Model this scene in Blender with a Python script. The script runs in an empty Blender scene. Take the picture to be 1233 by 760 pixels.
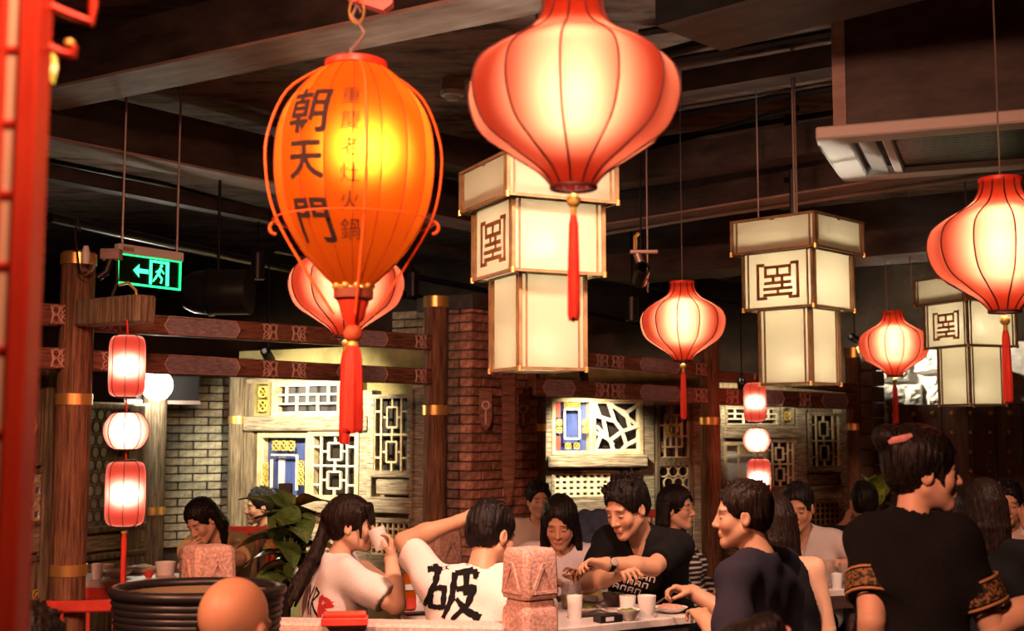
import bpy, bmesh, math, random
import numpy as np
from mathutils import Vector, Matrix, Euler
from mathutils.bvhtree import BVHTree
random.seed(7)
SC = bpy.context.scene
COL = SC.collection
PI = math.pi
# ------------------------------------------------------------------ camera
FPX, W, H = 1500.0, 1233.0, 760.0
CAMH = 1.55
PITCH = math.atan(140.0 / FPX)
cam = bpy.data.cameras.new('camera')
cam.sensor_width = 36.0
cam.lens = FPX / W * 36.0
cam.clip_start = 0.05
cam_ob = bpy.data.objects.new('camera', cam)
COL.objects.link(cam_ob)
cam_ob.location = (0, 0, CAMH)
cam_ob.rotation_euler = (PI / 2 + PITCH, 0, 0)
SC.camera = cam_ob
cam.dof.use_dof = True
cam.dof.focus_distance = 5.9
cam.dof.aperture_fstop = 3.4
# ------------------------------------------------------------------ world, exposure
wd = bpy.data.worlds.new('world'); SC.world = wd
wd.use_nodes = True
wd.node_tree.nodes['Background'].inputs[0].default_value = (0.05, 0.04, 0.035, 1)
wd.node_tree.nodes['Background'].inputs[1].default_value = 0.3
vs = SC.view_settings
vs.view_transform = 'Standard'; vs.look = 'None'; vs.gamma = 1.0; vs.use_curve_mapping = False
vs.exposure = 1.1
SC.cycles.max_bounces = 8
SC.cycles.transparent_max_bounces = 12
SC.cycles.sample_clamp_indirect = 4.0
SC.cycles.caustics_refractive = False
SC.cycles.caustics_reflective = False
# ------------------------------------------------------------------ picture to place
CP, SP = math.cos(PITCH), math.sin(PITCH)
def ray(x, y):
    u = (x - W / 2) / FPX; v = (H / 2 - y) / FPX
    return Vector((u, CP - v * SP, SP + v * CP))
def P(x, y, d):
    r = ray(x, y); r = r * (d / r.y)
    return Vector((r.x, r.y, r.z + CAMH))
def PZ(x, y, z):
    r = ray(x, y); r = r * ((z - CAMH) / r.z)
    return Vector((r.x, r.y, z))
def PX(x, d):
    p = P(x, 520, d); return Vector((p.x, p.y, 0))
# ------------------------------------------------------------------ objects
def link(name, data, parent=None, m=None):
    o = bpy.data.objects.new(name, data)
    COL.objects.link(o)
    if parent is not None: o.parent = parent
    if m is not None and data is not None:
        for q in (m if isinstance(m, (list, tuple)) else [m]): data.materials.append(q)
    return o
def tag(o, label, cat, group=None):
    o['label'] = label; o['category'] = cat
    if group: o['group'] = group
    return o
def struct(o):
    o['kind'] = 'structure'; return o
def thing(name, label, cat, loc=(0, 0, 0), rz=0.0, group=None):
    o = link(name, None); o.location = loc; o.rotation_euler = (0, 0, rz)
    o.empty_display_size = 0.1
    return tag(o, label, cat, group)
def share(src, parent=None, loc=None, rz=None):
    c = src.copy(); COL.objects.link(c); c.parent = parent if parent is not None else src.parent
    if loc is not None: c.location = loc
    if rz is not None: c.rotation_euler = (0, 0, rz)
    return c
def copy_tree(o, parent=None):
    kids = list(o.children)
    c = o.copy(); COL.objects.link(c); c.parent = parent
    for k in kids: copy_tree(k, c)
    return c
class MB:
    def __init__(s): s.v = []; s.f = []
    def add(s, vs_, fs):
        n = len(s.v); s.v += [tuple(p) for p in vs_]; s.f += [tuple(i + n for i in q) for q in fs]; return s
    def box(s, lo, hi):
        x0, y0, z0 = lo; x1, y1, z1 = hi
        return s.add([(x0,y0,z0),(x1,y0,z0),(x1,y1,z0),(x0,y1,z0),(x0,y0,z1),(x1,y0,z1),(x1,y1,z1),(x0,y1,z1)],
                     [(0,3,2,1),(4,5,6,7),(0,1,5,4),(1,2,6,5),(2,3,7,6),(3,0,4,7)])
    def bar(s, p, q, w, t, up=(0, 0, 1)):
        p = Vector(p); q = Vector(q); d = (q - p).normalized(); up = Vector(up)
        if abs(d.dot(up)) > .98: up = Vector((0, 1, 0))
        a = d.cross(up).normalized() * (w / 2); b = a.cross(d).normalized() * (t / 2)
        c = [p-a-b, p+a-b, p+a+b, p-a+b, q-a-b, q+a-b, q+a+b, q-a+b]
        return s.add(c, [(0,3,2,1),(4,5,6,7),(0,1,5,4),(1,2,6,5),(2,3,7,6),(3,0,4,7)])
    def tube(s, pts, r, n=6, closed=False):
        pts = [Vector(p) for p in pts]; m = len(pts)
        rs = r if isinstance(r, (list, tuple)) else [r] * m
        base = len(s.v); up = Vector((0, 0, 1)); prev = None
        for i, p in enumerate(pts):
            a = pts[(i - 1) % m] if (closed or i > 0) else p
            b = pts[(i + 1) % m] if (closed or i < m - 1) else p
            d = (b - a).normalized()
            if prev is None:
                h = up if abs(d.z) < .9 else Vector((1, 0, 0))
                e = d.cross(h).normalized()
            else:
                e = (prev - d * prev.dot(d)).normalized()
            prev = e; g = d.cross(e)
            for k in range(n):
                an = 2 * PI * k / n
                s.v.append(tuple(p + (e * math.cos(an) + g * math.sin(an)) * rs[i]))
        for i in range(m if closed else m - 1):
            j = (i + 1) % m
            for k in range(n):
                l = (k + 1) % n
                s.f.append((base+i*n+k, base+i*n+l, base+j*n+l, base+j*n+k))
        if not closed:
            s.f.append(tuple(base + k for k in reversed(range(n))))
            s.f.append(tuple(base + (m-1)*n + k for k in range(n)))
        return s
    def lathe(s, prof, n=16, c=(0, 0, 0), cap=True, a0=0.0, a1=2 * PI):
        base = len(s.v); full = abs(a1 - a0 - 2 * PI) < 1e-6
        cols = n if full else n + 1
        for r, z in prof:
            for k in range(cols):
                a = a0 + (a1 - a0) * k / n
                s.v.append((c[0] + r * math.cos(a), c[1] + r * math.sin(a), c[2] + z))
        for i in range(len(prof) - 1):
            for k in range(n):
                l = (k + 1) % cols
                s.f.append((base+i*cols+k, base+i*cols+l, base+(i+1)*cols+l, base+(i+1)*cols+k))
        if cap and full:
            if prof[0][0] > 1e-4: s.f.append(tuple(base + k for k in reversed(range(cols))))
            if prof[-1][0] > 1e-4: s.f.append(tuple(base + (len(prof)-1)*cols + k for k in range(cols)))
        return s
    def ball(s, c, r, n=10, m=7, sc=(1, 1, 1)):
        pr = [(max(1e-5, math.sin(PI * i / m)), -math.cos(PI * i / m)) for i in range(m + 1)]
        t = MB().lathe(pr, n, cap=False)
        return s.add([(c[0]+v[0]*r*sc[0], c[1]+v[1]*r*sc[1], c[2]+v[2]*r*sc[2]) for v in t.v], t.f)
    def prism(s, poly, y0, y1):                 # polygon in the xz plane, extruded along y
        n = len(poly)
        vv = [(x, y0, z) for x, z in poly] + [(x, y1, z) for x, z in poly]
        ff = [tuple(range(n)), tuple(reversed(range(n, 2*n)))] + [(i, i+n, (i+1) % n + n, (i+1) % n) for i in range(n)]
        return s.add(vv, ff)
    def mesh(s, name, smooth=None, bevel=0.0):
        me = bpy.data.meshes.new(name); me.from_pydata(s.v, [], s.f); me.update()
        bm = bmesh.new(); bm.from_mesh(me)
        bmesh.ops.remove_doubles(bm, verts=bm.verts, dist=1e-5)
        if bevel: bmesh.ops.bevel(bm, geom=list(bm.edges), offset=bevel, segments=1, affect='EDGES', clamp_overlap=True)
        bmesh.ops.recalc_face_normals(bm, faces=bm.faces)
        bm.to_mesh(me); bm.free()
        if smooth is not None:
            me.polygons.foreach_set('use_smooth', [True] * len(me.polygons))
            me.set_sharp_from_angle(angle=math.radians(smooth))
        return me
    def build(s, name, m, parent=None, smooth=None, bevel=0.0):
        return link(name, s.mesh(name, smooth, bevel), parent, m)
# ------------------------------------------------------------------ materials
def _mat(name):
    m = bpy.data.materials.new(name); m.use_nodes = True
    nt = m.node_tree; nt.nodes.clear()
    out = nt.nodes.new('ShaderNodeOutputMaterial')
    return m, nt, out
def N(nt, t, **kw):
    n = nt.nodes.new(t)
    for k, v in kw.items():
        if k.startswith('i_'):
            key = k[2:]; key = int(key) if key.isdigit() else key.replace('_', ' ')
            n.inputs[key].default_value = v
        else: setattr(n, k, v)
    return n
def c4(c): return (c[0], c[1], c[2], 1.0)
def M(name, c1, c2=None, scale=10.0, stretch=(1, 1, 1), rough=.6, metal=0.0, bump=0.0, detail=5.0, lo=.35, hi=.65, spec=.4, rnd=0.0, crack=None):
    m, nt, out = _mat(name)
    b = N(nt, 'ShaderNodeBsdfPrincipled', i_Roughness=rough, i_Metallic=metal)
    b.inputs['Specular IOR Level'].default_value = spec
    nt.links.new(b.outputs[0], out.inputs[0])
    if c2 is None:
        b.inputs['Base Color'].default_value = c4(c1); last = None
        if not bump and not rnd: return m
        c2 = c1
    tc = N(nt, 'ShaderNodeTexCoord'); mp = N(nt, 'ShaderNodeMapping'); mp.inputs['Scale'].default_value = stretch
    nt.links.new(tc.outputs['Object'], mp.inputs[0])
    nz = N(nt, 'ShaderNodeTexNoise', i_Scale=scale, i_Detail=detail, i_Roughness=.65)
    nt.links.new(mp.outputs[0], nz.inputs['Vector'])
    cr = N(nt, 'ShaderNodeValToRGB')
    cr.color_ramp.elements[0].position = lo; cr.color_ramp.elements[0].color = c4(c1)
    cr.color_ramp.elements[1].position = hi; cr.color_ramp.elements[1].color = c4(c2)
    nt.links.new(nz.outputs[0], cr.inputs[0]); col = cr.outputs[0]
    if rnd:
        oi = N(nt, 'ShaderNodeObjectInfo'); hs = N(nt, 'ShaderNodeHueSaturation')
        mr = N(nt, 'ShaderNodeMapRange'); mr.inputs[3].default_value = 1 - rnd; mr.inputs[4].default_value = 1 + rnd
        nt.links.new(oi.outputs['Random'], mr.inputs[0]); nt.links.new(mr.outputs[0], hs.inputs['Value'])
        nt.links.new(col, hs.inputs['Color']); col = hs.outputs[0]
    if crack:
        mp2 = N(nt, 'ShaderNodeMapping'); mp2.inputs['Scale'].default_value = tuple(x ** 1.25 for x in stretch); mp2.inputs['Location'].default_value = (3.1, 1.7, .4)
        nt.links.new(tc.outputs['Object'], mp2.inputs[0])
        n2 = N(nt, 'ShaderNodeTexNoise', i_Scale=scale * crack, i_Detail=8.0, i_Roughness=.7); nt.links.new(mp2.outputs[0], n2.inputs['Vector'])
        c2_ = N(nt, 'ShaderNodeValToRGB'); c2_.color_ramp.elements[0].position = .36; c2_.color_ramp.elements[0].color = (.16, .13, .12, 1); c2_.color_ramp.elements[1].position = .54; c2_.color_ramp.elements[1].color = (1, 1, 1, 1)
        nt.links.new(n2.outputs[0], c2_.inputs[0])
        mu = N(nt, 'ShaderNodeMix', data_type='RGBA', blend_type='MULTIPLY'); mu.inputs[0].default_value = .85
        nt.links.new(col, mu.inputs[6]); nt.links.new(c2_.outputs[0], mu.inputs[7]); col = mu.outputs[2]
    nt.links.new(col, b.inputs['Base Color'])
    if bump:
        bp = N(nt, 'ShaderNodeBump', i_Strength=min(1, bump), i_Distance=.01)
        nt.links.new(nz.outputs[0], bp.inputs['Height']); nt.links.new(bp.outputs[0], b.inputs['Normal'])
    return m
def M_glow(name, col, strength):
    m, nt, out = _mat(name)
    e = N(nt, 'ShaderNodeEmission', i_Strength=strength); e.inputs[0].default_value = c4(col)
    nt.links.new(e.outputs[0], out.inputs[0]); return m
def M_cloth(name, transl, clear, fwd, rough=.55, ior=1.25, wt=(.5, .25, .25), surf=None):
    """lantern cloth or paper: scatters the bulb's light through, lets a little straight through"""
    m, nt, out = _mat(name)
    t = N(nt, 'ShaderNodeBsdfTranslucent'); t.inputs[0].default_value = c4(transl)
    c = N(nt, 'ShaderNodeBsdfTransparent'); c.inputs[0].default_value = c4(clear)
    r = N(nt, 'ShaderNodeBsdfRefraction', i_Roughness=rough, i_IOR=ior); r.inputs[0].default_value = c4(fwd)
    d = N(nt, 'ShaderNodeBsdfDiffuse'); d.inputs[0].default_value = c4(surf or transl)
    m1 = N(nt, 'ShaderNodeMixShader'); m1.inputs[0].default_value = wt[1] / (wt[0] + wt[1])
    m2 = N(nt, 'ShaderNodeMixShader'); m2.inputs[0].default_value = wt[2] / sum(wt)
    m3 = N(nt, 'ShaderNodeMixShader'); m3.inputs[0].default_value = .25
    nt.links.new(t.outputs[0], m1.inputs[1]); nt.links.new(c.outputs[0], m1.inputs[2])
    nt.links.new(m1.outputs[0], m2.inputs[1]); nt.links.new(r.outputs[0], m2.inputs[2])
    nt.links.new(m2.outputs[0], m3.inputs[1]); nt.links.new(d.outputs[0], m3.inputs[2])
    nt.links.new(m3.outputs[0], out.inputs[0]); return m
def M_glass(name, col, rough=.05, ior=1.45):
    m, nt, out = _mat(name)
    b = N(nt, 'ShaderNodeBsdfPrincipled', i_Roughness=rough, i_IOR=ior); b.inputs['Base Color'].default_value = c4(col)
    b.inputs['Transmission Weight'].default_value = .9
    tr = N(nt, 'ShaderNodeBsdfTransparent'); tr.inputs[0].default_value = c4(col)
    mx = N(nt, 'ShaderNodeMixShader'); mx.inputs[0].default_value = .55
    nt.links.new(b.outputs[0], mx.inputs[1]); nt.links.new(tr.outputs[0], mx.inputs[2])
    nt.links.new(mx.outputs[0], out.inputs[0]); return m
MAT = {}
MAT['log'] = M('log wood', (.10,.045,.022), (.36,.185,.095), 5, (9, 9, .7), .75, bump=.9, lo=.3, hi=.7, crack=1.3)
MAT['post'] = M('weathered post wood', (.12,.085,.05), (.33,.25,.15), 5, (10, 10, .7), .8, bump=.8, crack=1.3)
MAT['oldwood'] = M('grey weathered wood', (.20,.155,.10), (.54,.44,.30), 6, (.9, 6, 9), .75, bump=.7, crack=1.2)
MAT['lattice'] = M('pale lattice wood', (.42,.32,.17), (.70,.57,.33), 9, (1, 1, 1), .6)
MAT['lattice_w'] = M('cream painted lattice', (.62,.53,.36), (.85,.77,.58), 9, (1, 1, 1), .55)
MAT['beam'] = M('red brown painted beam', (.13,.05,.03), (.36,.16,.095), 6, (1, 8, 8), .6, bump=.5, lo=.25, hi=.7, crack=1.2)
MAT['carve'] = M('rubbed carving paint', (.44,.24,.19), (.70,.48,.42), 30, rough=.6)
MAT['cartouche'] = M('slate grey panel paint', (.24,.17,.18), (.46,.37,.40), 25, (1, 4, 4), .65)
MAT['brass'] = M('brass band', (.86,.53,.17), rough=.32, metal=.75)
MAT['brick'] = M('red brown brick', (.20,.085,.055), (.56,.28,.19), 20, rough=.85, bump=.6, rnd=.38)
MAT['greybrick'] = M('grey brick', (.21,.19,.13), (.46,.41,.29), 22, rough=.85, bump=.5, rnd=.3)
MAT['mortar'] = M('dark mortar', (.07,.05,.04), (.13,.095,.075), 30, rough=.95)
MAT['olive'] = M('olive plaster', (.17,.14,.05), (.36,.30,.12), 4, rough=.85)
MAT['darkroom'] = M('black glass and dark room shade', (.018,.013,.012), (.03,.024,.022), 2, rough=.35)  # in windows, the dark room's shade is coloured onto a flat pane
MAT['bluepane'] = M('blue glass pane', (.02,.03,.12), (.07,.10,.28), 3, (2, 1, .6), .12, spec=.8)
MAT['palepane'] = M('frosted pane', (.42,.44,.46), (.66,.67,.66), 4, rough=.25)
MAT['litblue'] = M_glow('backlit blue pane', (.25, .26, .75), .32)
MAT['gilt'] = M('gilt carving', (.45,.30,.05), (.85,.66,.16), 22, rough=.4, metal=.3)
MAT['ceiling'] = M('dark concrete ceiling', (.115,.072,.055), (.48,.35,.28), 1.1, (1, 2.2, 1), .9, bump=.7, lo=.3, hi=.75, crack=2.5)
MAT['ductdark'] = M('dark painted steel', (.030,.022,.018), (.085,.065,.055), 3, (1, 3, 3), .55)
MAT['ductlight'] = M('primed steel flange', (.28,.20,.16), (.46,.33,.27), 5, (.6, 3, 3), .6)
MAT['black'] = M('black plastic', (.012,.011,.012), rough=.4)
MAT['blackmetal'] = M('black metal', (.02,.02,.02), rough=.35, metal=.6)
MAT['steel'] = M('dull steel', (.42,.33,.29), rough=.45, metal=.7)
MAT['whiteplastic'] = M('white plastic', (.75,.72,.68), rough=.4)
MAT['wallbrown'] = M('dark brown wall', (.09,.06,.045), (.19,.135,.10), 2, rough=.85)
MAT['floor'] = M('dark stone floor', (.06,.05,.045), (.13,.11,.10), 6, rough=.45)
MAT['doorwood'] = M('dark studded door wood', (.055,.038,.026), (.125,.085,.058), 5, (10, 10, .5), .7, bump=.5)
MAT['rock'] = M('rough grey stone', (.26,.25,.24), (.62,.60,.58), 5, rough=.9, bump=1.0)
MAT['pinkstone'] = M('speckled pink sandstone', (.36,.20,.16), (.62,.40,.33), 90, rough=.8, bump=.3, detail=2)
MAT['redlacquer'] = M('red lacquer', (.50,.035,.015), (.72,.07,.03), 5, (3, 3, .5), .35)
MAT['redpaint'] = M('red painted wood', (.55,.04,.03), (.75,.08,.05), 8, rough=.4)
MAT['tabletop'] = M('pale laminate', (.52,.46,.43), (.66,.60,.56), 6, (1, 6, 1), .35)
MAT['tabledark'] = M('dark table wood', (.035,.02,.016), (.08,.045,.035), 6, (1, 1, 5), .5)
MAT['railstone'] = M('pale sandstone rail', (.48,.36,.32), (.66,.52,.47), 70, rough=.75, detail=2)
MAT['ceramic'] = M('white ceramic', (.80,.77,.73), rough=.25)
MAT['glass'] = M_glass('clear glass', (.92,.92,.92))
# ================================================================== the room shell
CZ = 3.57
def slab(name, lo, hi, m):
    o = MB().box(lo, hi).build(name, m); return struct(o)
slab('floor', (-8, -5, -.1), (9, 16, 0), MAT['floor'])
slab('ceiling', (-8, -5, CZ), (9, 16, CZ + .1), MAT['ceiling'])
slab('wall_back', (-8, 15, 0), (9, 15.2, CZ), MAT['wallbrown'])
slab('wall_left', (-8.2, -5, 0), (-8, 16, CZ), MAT['wallbrown'])
slab('wall_right', (9, -5, 0), (9.2, 16, CZ), MAT['wallbrown'])
slab('wall_front', (-8, -5.2, 0), (9, -5, CZ), MAT['wallbrown'])
# ------------------------------------------------------------------ ceiling services
def run(name, label, cat, p, q, w, h, m, flange=None, side=1):
    """a boxed duct or beam whose underside runs p to q (bottom height p.z)"""
    p = Vector(p); q = Vector(q); d = q - p; L = d.length; rz = math.atan2(d.y, d.x)
    t = thing(name, label, cat, p, rz)
    MB().box((0, -w/2, .012), (L, w/2, h)).build('duct_body', m, t)
    if flange: MB().box((0, -w/2 - .02, 0), (L, w/2 + .02, .014)).build('bottom_plate', flange, t)
    return t
a = PZ(40, 126, 3.24); b = PZ(660, -4, 3.24)
run('ceiling_duct', 'dark ceiling duct with a pale bottom plate crossing above the orange egg lantern', 'duct', a, a + (b - a) * 1.5, .26, .26, MAT['ductdark'], MAT['ductlight'])
a = PZ(20, 166, 3.1); b = PZ(900, 340, 3.1)
run('cable_tray', 'long dark steel cable tray with pale bottom plate running above the log pillars', 'cable tray', a - (b - a) * .05, b, .22, .3, MAT['ductdark'], MAT['ductlight'])
a = PZ(20, 212, 3.0); b = PZ(560, 316, 3.0)
run('cable_tray', 'narrow dark cable tray running behind the exit sign rods', 'cable tray', a, b, .10, .1, MAT['ductdark'])
a = PZ(690, 236, 3.15); b = PZ(1040, 182, 3.15)
run('ceiling_beam', 'dark steel ceiling beam ending beside the air conditioner cassette', 'beam', a, b, .2, .2, MAT['ductdark'])
a = PZ(690, 281, 3.0); b = PZ(1250, 192, 3.0)
run('ceiling_beam', 'long dark steel beam with a pale lower lip passing under the air conditioner', 'beam', a, b, .16, .22, MAT['ductdark'], MAT['ductlight'])
a = PZ(520, 200, 3.25); b = PZ(1010, 330, 3.0); b.z = 3.25
run('ceiling_beam', 'dark steel beam running back above the spotlight rod', 'beam', a, b, .18, .2, MAT['ductdark'])
a = PZ(830, 50, 3.3); b = PZ(1250, -60, 3.3)
run('ceiling_duct', 'broad dark flat duct against the ceiling above the air conditioner', 'duct', a, b, .5, .18, MAT['ductdark'])
a = PZ(830, 118, 3.36); b = PZ(1060, 80, 3.36)
run('ceiling_duct', 'slim dark duct against the ceiling beside the big red lantern', 'duct', a, b, .18, .13, MAT['ductdark'])
a = PZ(1140, 330, 2.75); b = PZ(1260, 300, 2.75)
run('ceiling_duct', 'dark duct above the studded door', 'duct', a + Vector((-2.5, .6, 0)), b, .5, .4, MAT['ductdark'])
def pipe(label, px, z, r, m, sag=0):
    pts = [PZ(x, y, z) for x, y in px]
    o = MB().tube(pts, r, 8).build('ceiling_pipe', m, None, 60); tag(o, label, 'pipe')
pipe('thin pale pipe under the long beam beside the second square lantern', [(690, 288), (860, 260), (1130, 220), (1250, 205)], 2.98, .012, MAT['steel'])
pipe('thin conduit along the ceiling behind the orange lantern', [(55, 132), (200, 168), (330, 200)], 3.36, .018, MAT['blackmetal'])
pipe('conduit crossing the ceiling between round red lantern and beam', [(700, 200), (830, 165), (960, 130)], 3.42, .02, MAT['blackmetal'])
pipe('dark pipe across the ceiling at the upper right', [(800, 65), (1000, 10), (1100, -20)], 3.43, .03, MAT['blackmetal'])
pipe('dark pipe above the exit sign', [(40, 190), (190, 220), (350, 262)], 3.2, .02, MAT['blackmetal'])
pipe('dark sprinkler pipe crossing above the small round lantern', [(760, 238), (900, 262), (1100, 300)], 3.2, .025, MAT['blackmetal'])
pipe('dark pipe running towards the back wall beside the spotlight', [(700, 330), (800, 350), (1000, 392)], 2.9, .03, MAT['blackmetal'])
pipe('slim dark pipe running back below the cable tray', [(330, 300), (560, 345), (800, 398)], 2.8, .025, MAT['blackmetal'])
pipe('dark pipe running back behind the exit sign', [(60, 262), (330, 320), (520, 362)], 2.75, .03, MAT['blackmetal'])
for k, (y0, y1) in enumerate(((40, -8), (80, 30), (112, 62), (146, 96), (172, 128), (196, 150))):
    a = PZ(770, y0, 3.52); b = PZ(1120, y1 - 10, 3.52)
    o = MB().tube([a, b], .02, 6).build('ceiling_conduit', MAT['blackmetal']); tag(o, 'thin dark conduit in the parallel run against the ceiling', 'conduit', 'parallel ceiling conduits')
# thin hanger rods
for x, y0, y1, d, what in ((914, 175, 300, 6.9, 'between two beams'), (957, 250, 271, 6.3, 'above second square lantern'), (1097, 240, 345, 8.6, 'beside the round lantern at right'), (1068, 300, 378, 8.6, 'above the smallest round lantern')):
    a = P(x, y1, d); o = MB().tube([(a.x, a.y, a.z), (a.x, a.y, CZ)], .005, 5).build('hanger_rod', MAT['steel']); tag(o, 'thin hanger rod from the ceiling ' + what, 'rod')
# black sprinkler drop with arms
a = PZ(953, 168, 3.35)
t = thing('sprinkler_drop', 'black sprinkler drop pipe with round ceiling box above the second square lantern', 'sprinkler', a)
MB().lathe([(.06, 0), (.06, .06), (.04, .10), (.04, .15)], 12).build('ceiling_box', MAT['black'], t, 40)
MB().tube([(0, 0, -.55), (0, 0, 0)], .02, 8).build('drop_pipe', MAT['black'], t, 40)
MB().tube([(-.05, 0, -.25), (.3, .05, -.25), (.34, .05, -.29)], .014, 8).build('side_arm', MAT['black'], t, 40)
# smoke detector
a = PZ(545, 96, CZ)
t = thing('smoke_detector', 'white round smoke detector on a brown base under the ceiling', 'smoke detector', a)
MB().lathe([(.055, -.07), (.07, -.06), (.07, 0)], 16).build('base', MAT['ductlight'], t, 40)
MB().lathe([(.0, -.125), (.035, -.12), (.045, -.10), (.068, -.095), (.072, -.07), (.05, -.07)], 16).build('sensor_head', MAT['whiteplastic'], t, 40)
# air conditioner cassette
a = PZ(982, 168, 2.9)
ex = Vector((.93, -.367, 0)); ey = Vector((.367, .93, 0))
t = thing('ceiling_air_conditioner', 'large dark ceiling air conditioner with a pale grille frame below', 'air conditioner', a, math.atan2(ex.y, ex.x))
LX, LY = 2.0, 1.08
MB().box((.1, .12, .06), (LX, LY - .1, CZ - 2.9)).build('casing', MAT['ductdark'], t)
MB().box((.07, .1, .06), (.13, .16, CZ - 2.9)).build('corner_strip', MAT['ductlight'], t)
f = MB()
for lo, hi in (((0, 0, 0), (LX, .14, .06)), ((0, LY - .14, 0), (LX, LY, .06)), ((0, .14, 0), (.14, LY - .14, .06)), ((.28, .14, 0), (.33, LY - .14, .06))): f.box(lo, hi)
f.build('panel_frame', M('off white panel paint', (.66, .61, .56), rough=.45), t, None, .008)
g = MB()
for k in range(22):
    y = .16 + k * (LY - .32) / 21
    g.bar((.33, y, .035), (LX, y, .035), .018, .012)
g.build('grille', MAT['blackmetal'], t)
MB().box((.14, .14, .045), (LX, LY - .14, .058)).build('grille_back', MAT['ductdark'], t)
MB().bar((.21, .16, .02), (.21, LY - .16, .02), .09, .01, (.3, 0, 1)).build('louvre', M('grey louvre', (.34, .31, .29), rough=.5), t)
# horn-shaped black loudspeaker duct behind the exit sign
a = P(262, 352, 7.6)
t = thing('loudspeaker', 'large black cylindrical loudspeaker hanging behind the exit sign', 'loudspeaker', a, math.radians(-4))
prof = [(.0, -.20), (.10, -.20), (.13, -.14), (.14, -.05), (.14, .20), (.12, .205), (.0, .19)]
mb = MB().lathe(prof, 24); mb.v = [(z, y, -x) for x, y, z in mb.v]
mb.build('drum', MAT['black'], t, 40)
mb = MB().lathe([(.143, -.055), (.148, -.05), (.148, -.03), (.143, -.025)], 24); mb.v = [(z, y, -x) for x, y, z in mb.v]
mb.build('rim', MAT['blackmetal'], t, 40)
MB().ball((.19, -.10, .02), .012).build('indicator_lamp', M('pinkish lens', (.9, .5, .5), rough=.3), t, 40)
MB().tube([(0, 0, .13), (0, 0, 3.1 - a.z)], .01, 6).build('hanger', MAT['blackmetal'], t)
# ================================================================== log pillars
PB = {}
def pillar(x, d, rad, z1, bands, label, m='log'):
    p = PX(x, d)
    t = thing('log_pillar', label, 'pillar', p, random.uniform(0, 6))
    rnd = random.Random(int(x)); n = 18; mb = MB(); base = 0
    ph = [rnd.uniform(0, 6.28) for _ in range(6)]
    zs = [0, .3, .6, .9, 1.2, 1.5, 1.8, 2.1, z1]
    for z in zs:
        for k in range(n):
            an = 2 * PI * k / n
            r = rad * (1 + .025 * math.sin(3 * an + ph[0] + z) + .018 * math.sin(7 * an + ph[1] + 2 * z) + .02 * math.sin(2 * z + ph[2]) + .01 * math.sin(11 * an + ph[3]))
            mb.v.append((r * math.cos(an), r * math.sin(an), z))
    for i in range(len(zs) - 1):
        for k in range(n):
            l = (k + 1) % n; mb.f.append((i*n+k, i*n+l, (i+1)*n+l, (i+1)*n+k))
    mb.f.append(tuple(reversed(range(n)))); mb.f.append(tuple((len(zs)-1)*n + k for k in range(n)))
    mb.build('log', MAT[m], t, 50)
    for z, hh in bands:
        MB().lathe([(rad*1.0, z - hh/2 - .001), (rad*1.07, z - hh/2), (rad*1.07, z + hh/2), (rad*1.0, z + hh/2 + .001)], 20, cap=False).build('brass_band', MAT['brass'], t, 30)
    return p
PD1, PD2, PD4, PD5 = 6.2, 8.55, 10.2, 11.37
def zat(y, d): return P(0, y, d).z
p1 = pillar(88, PD1, .083, zat(304, PD1), [(zat(313, PD1), .055), (zat(481, PD1), .055), (zat(686, PD1), .055)], 'thick reddish log pillar with brass bands beside the stacked red lanterns')
p2 = pillar(524, PD2, .083, zat(357, PD2), [(zat(364, PD2), .075), (zat(494, PD2), .065), (.79, .06)], 'reddish log pillar with brass bands against the brick column')
p3 = pillar(648, 9.5, .06, zat(452, 9.5), [(zat(515, 9.5), .055)], 'slim olive log pillar with one brass band right of the brick column', 'post')
p4 = pillar(855, PD4, .082, zat(412, PD4), [(zat(507, PD4), .06)], 'log pillar with brass band beside the woman in striped top')
p5 = pillar(1031, PD5, .088, zat(420, PD5), [(zat(425, PD5), .09), (zat(514, PD5), .06)], 'greyish log pillar with brass bands at the end of the carved beam')
p6 = pillar(287, 10.0, .076, zat(440, 10.0), [(zat(506, 10.0), .06)], 'olive log pillar with brass band between brick wall and lattice windows', 'post')
p7 = pillar(186, 9.6, .09, zat(450, 9.6), [(zat(615, 9.6), .06)], 'olive log pillar behind the woman in the tan shirt', 'post')
# bracket log with hanging gear on the first pillar
a = Vector((p1.x, p1.y, zat(379, PD1)))
t = thing('bracket_log', 'dark timber bracket jutting from the pillar above the stacked red lanterns', 'bracket', a, 0)
q = P(176, 372, 5.75) - a
mb = MB().bar((.05, -.05, 0), q, .11, .13)
mb.build('bracket_arm', MAT['post'], t, None, .01)
MB().tube([P(95, 300, 5.95) - a + Vector((-.03, 0, .12)), P(97, 280, 5.95) - a, P(94, 262, 5.95) - a, P(90, 280, 5.98) - a, P(96, 330, 6.05) - a, P(104, 328, 5.98) - a], .006, 6).build('cable', MAT['black'], t)
t = thing('wall_fitting', 'small white metal cable clamp near the top of the lantern pillar', 'clamp', P(103, 318, 6.08))
MB().lathe([(.0, 0), (.018, .0), (.022, .05), (.012, .09), (.0, .09)], 10).build('cap', MAT['whiteplastic'], t, 40)
MB().tube([(-.03, 0, -.02), (0, 0, -.05), (.035, 0, -.03), (.05, 0, .01)], .008, 6).build('hook', MAT['steel'], t, 60)
t = thing('junction_box', 'small brown junction box with a black socket under the exit sign', 'junction box', P(134, 307, 6.3))
MB().box((-.05, -.03, -.025), (.05, .03, .03)).build('box', MAT['ductlight'], t, None, .004)
MB().tube([(.0, 0, -.02), (-.02, -.01, -.09), (-.06, -.02, -.12)], .02, 8).build('socket', MAT['black'], t, 50)
MB().tube([(.03, 0, -.03), (.04, -.02, -.14), (.01, -.03, -.24)], .008, 6).build('lead', MAT['black'], t, 50)
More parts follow.
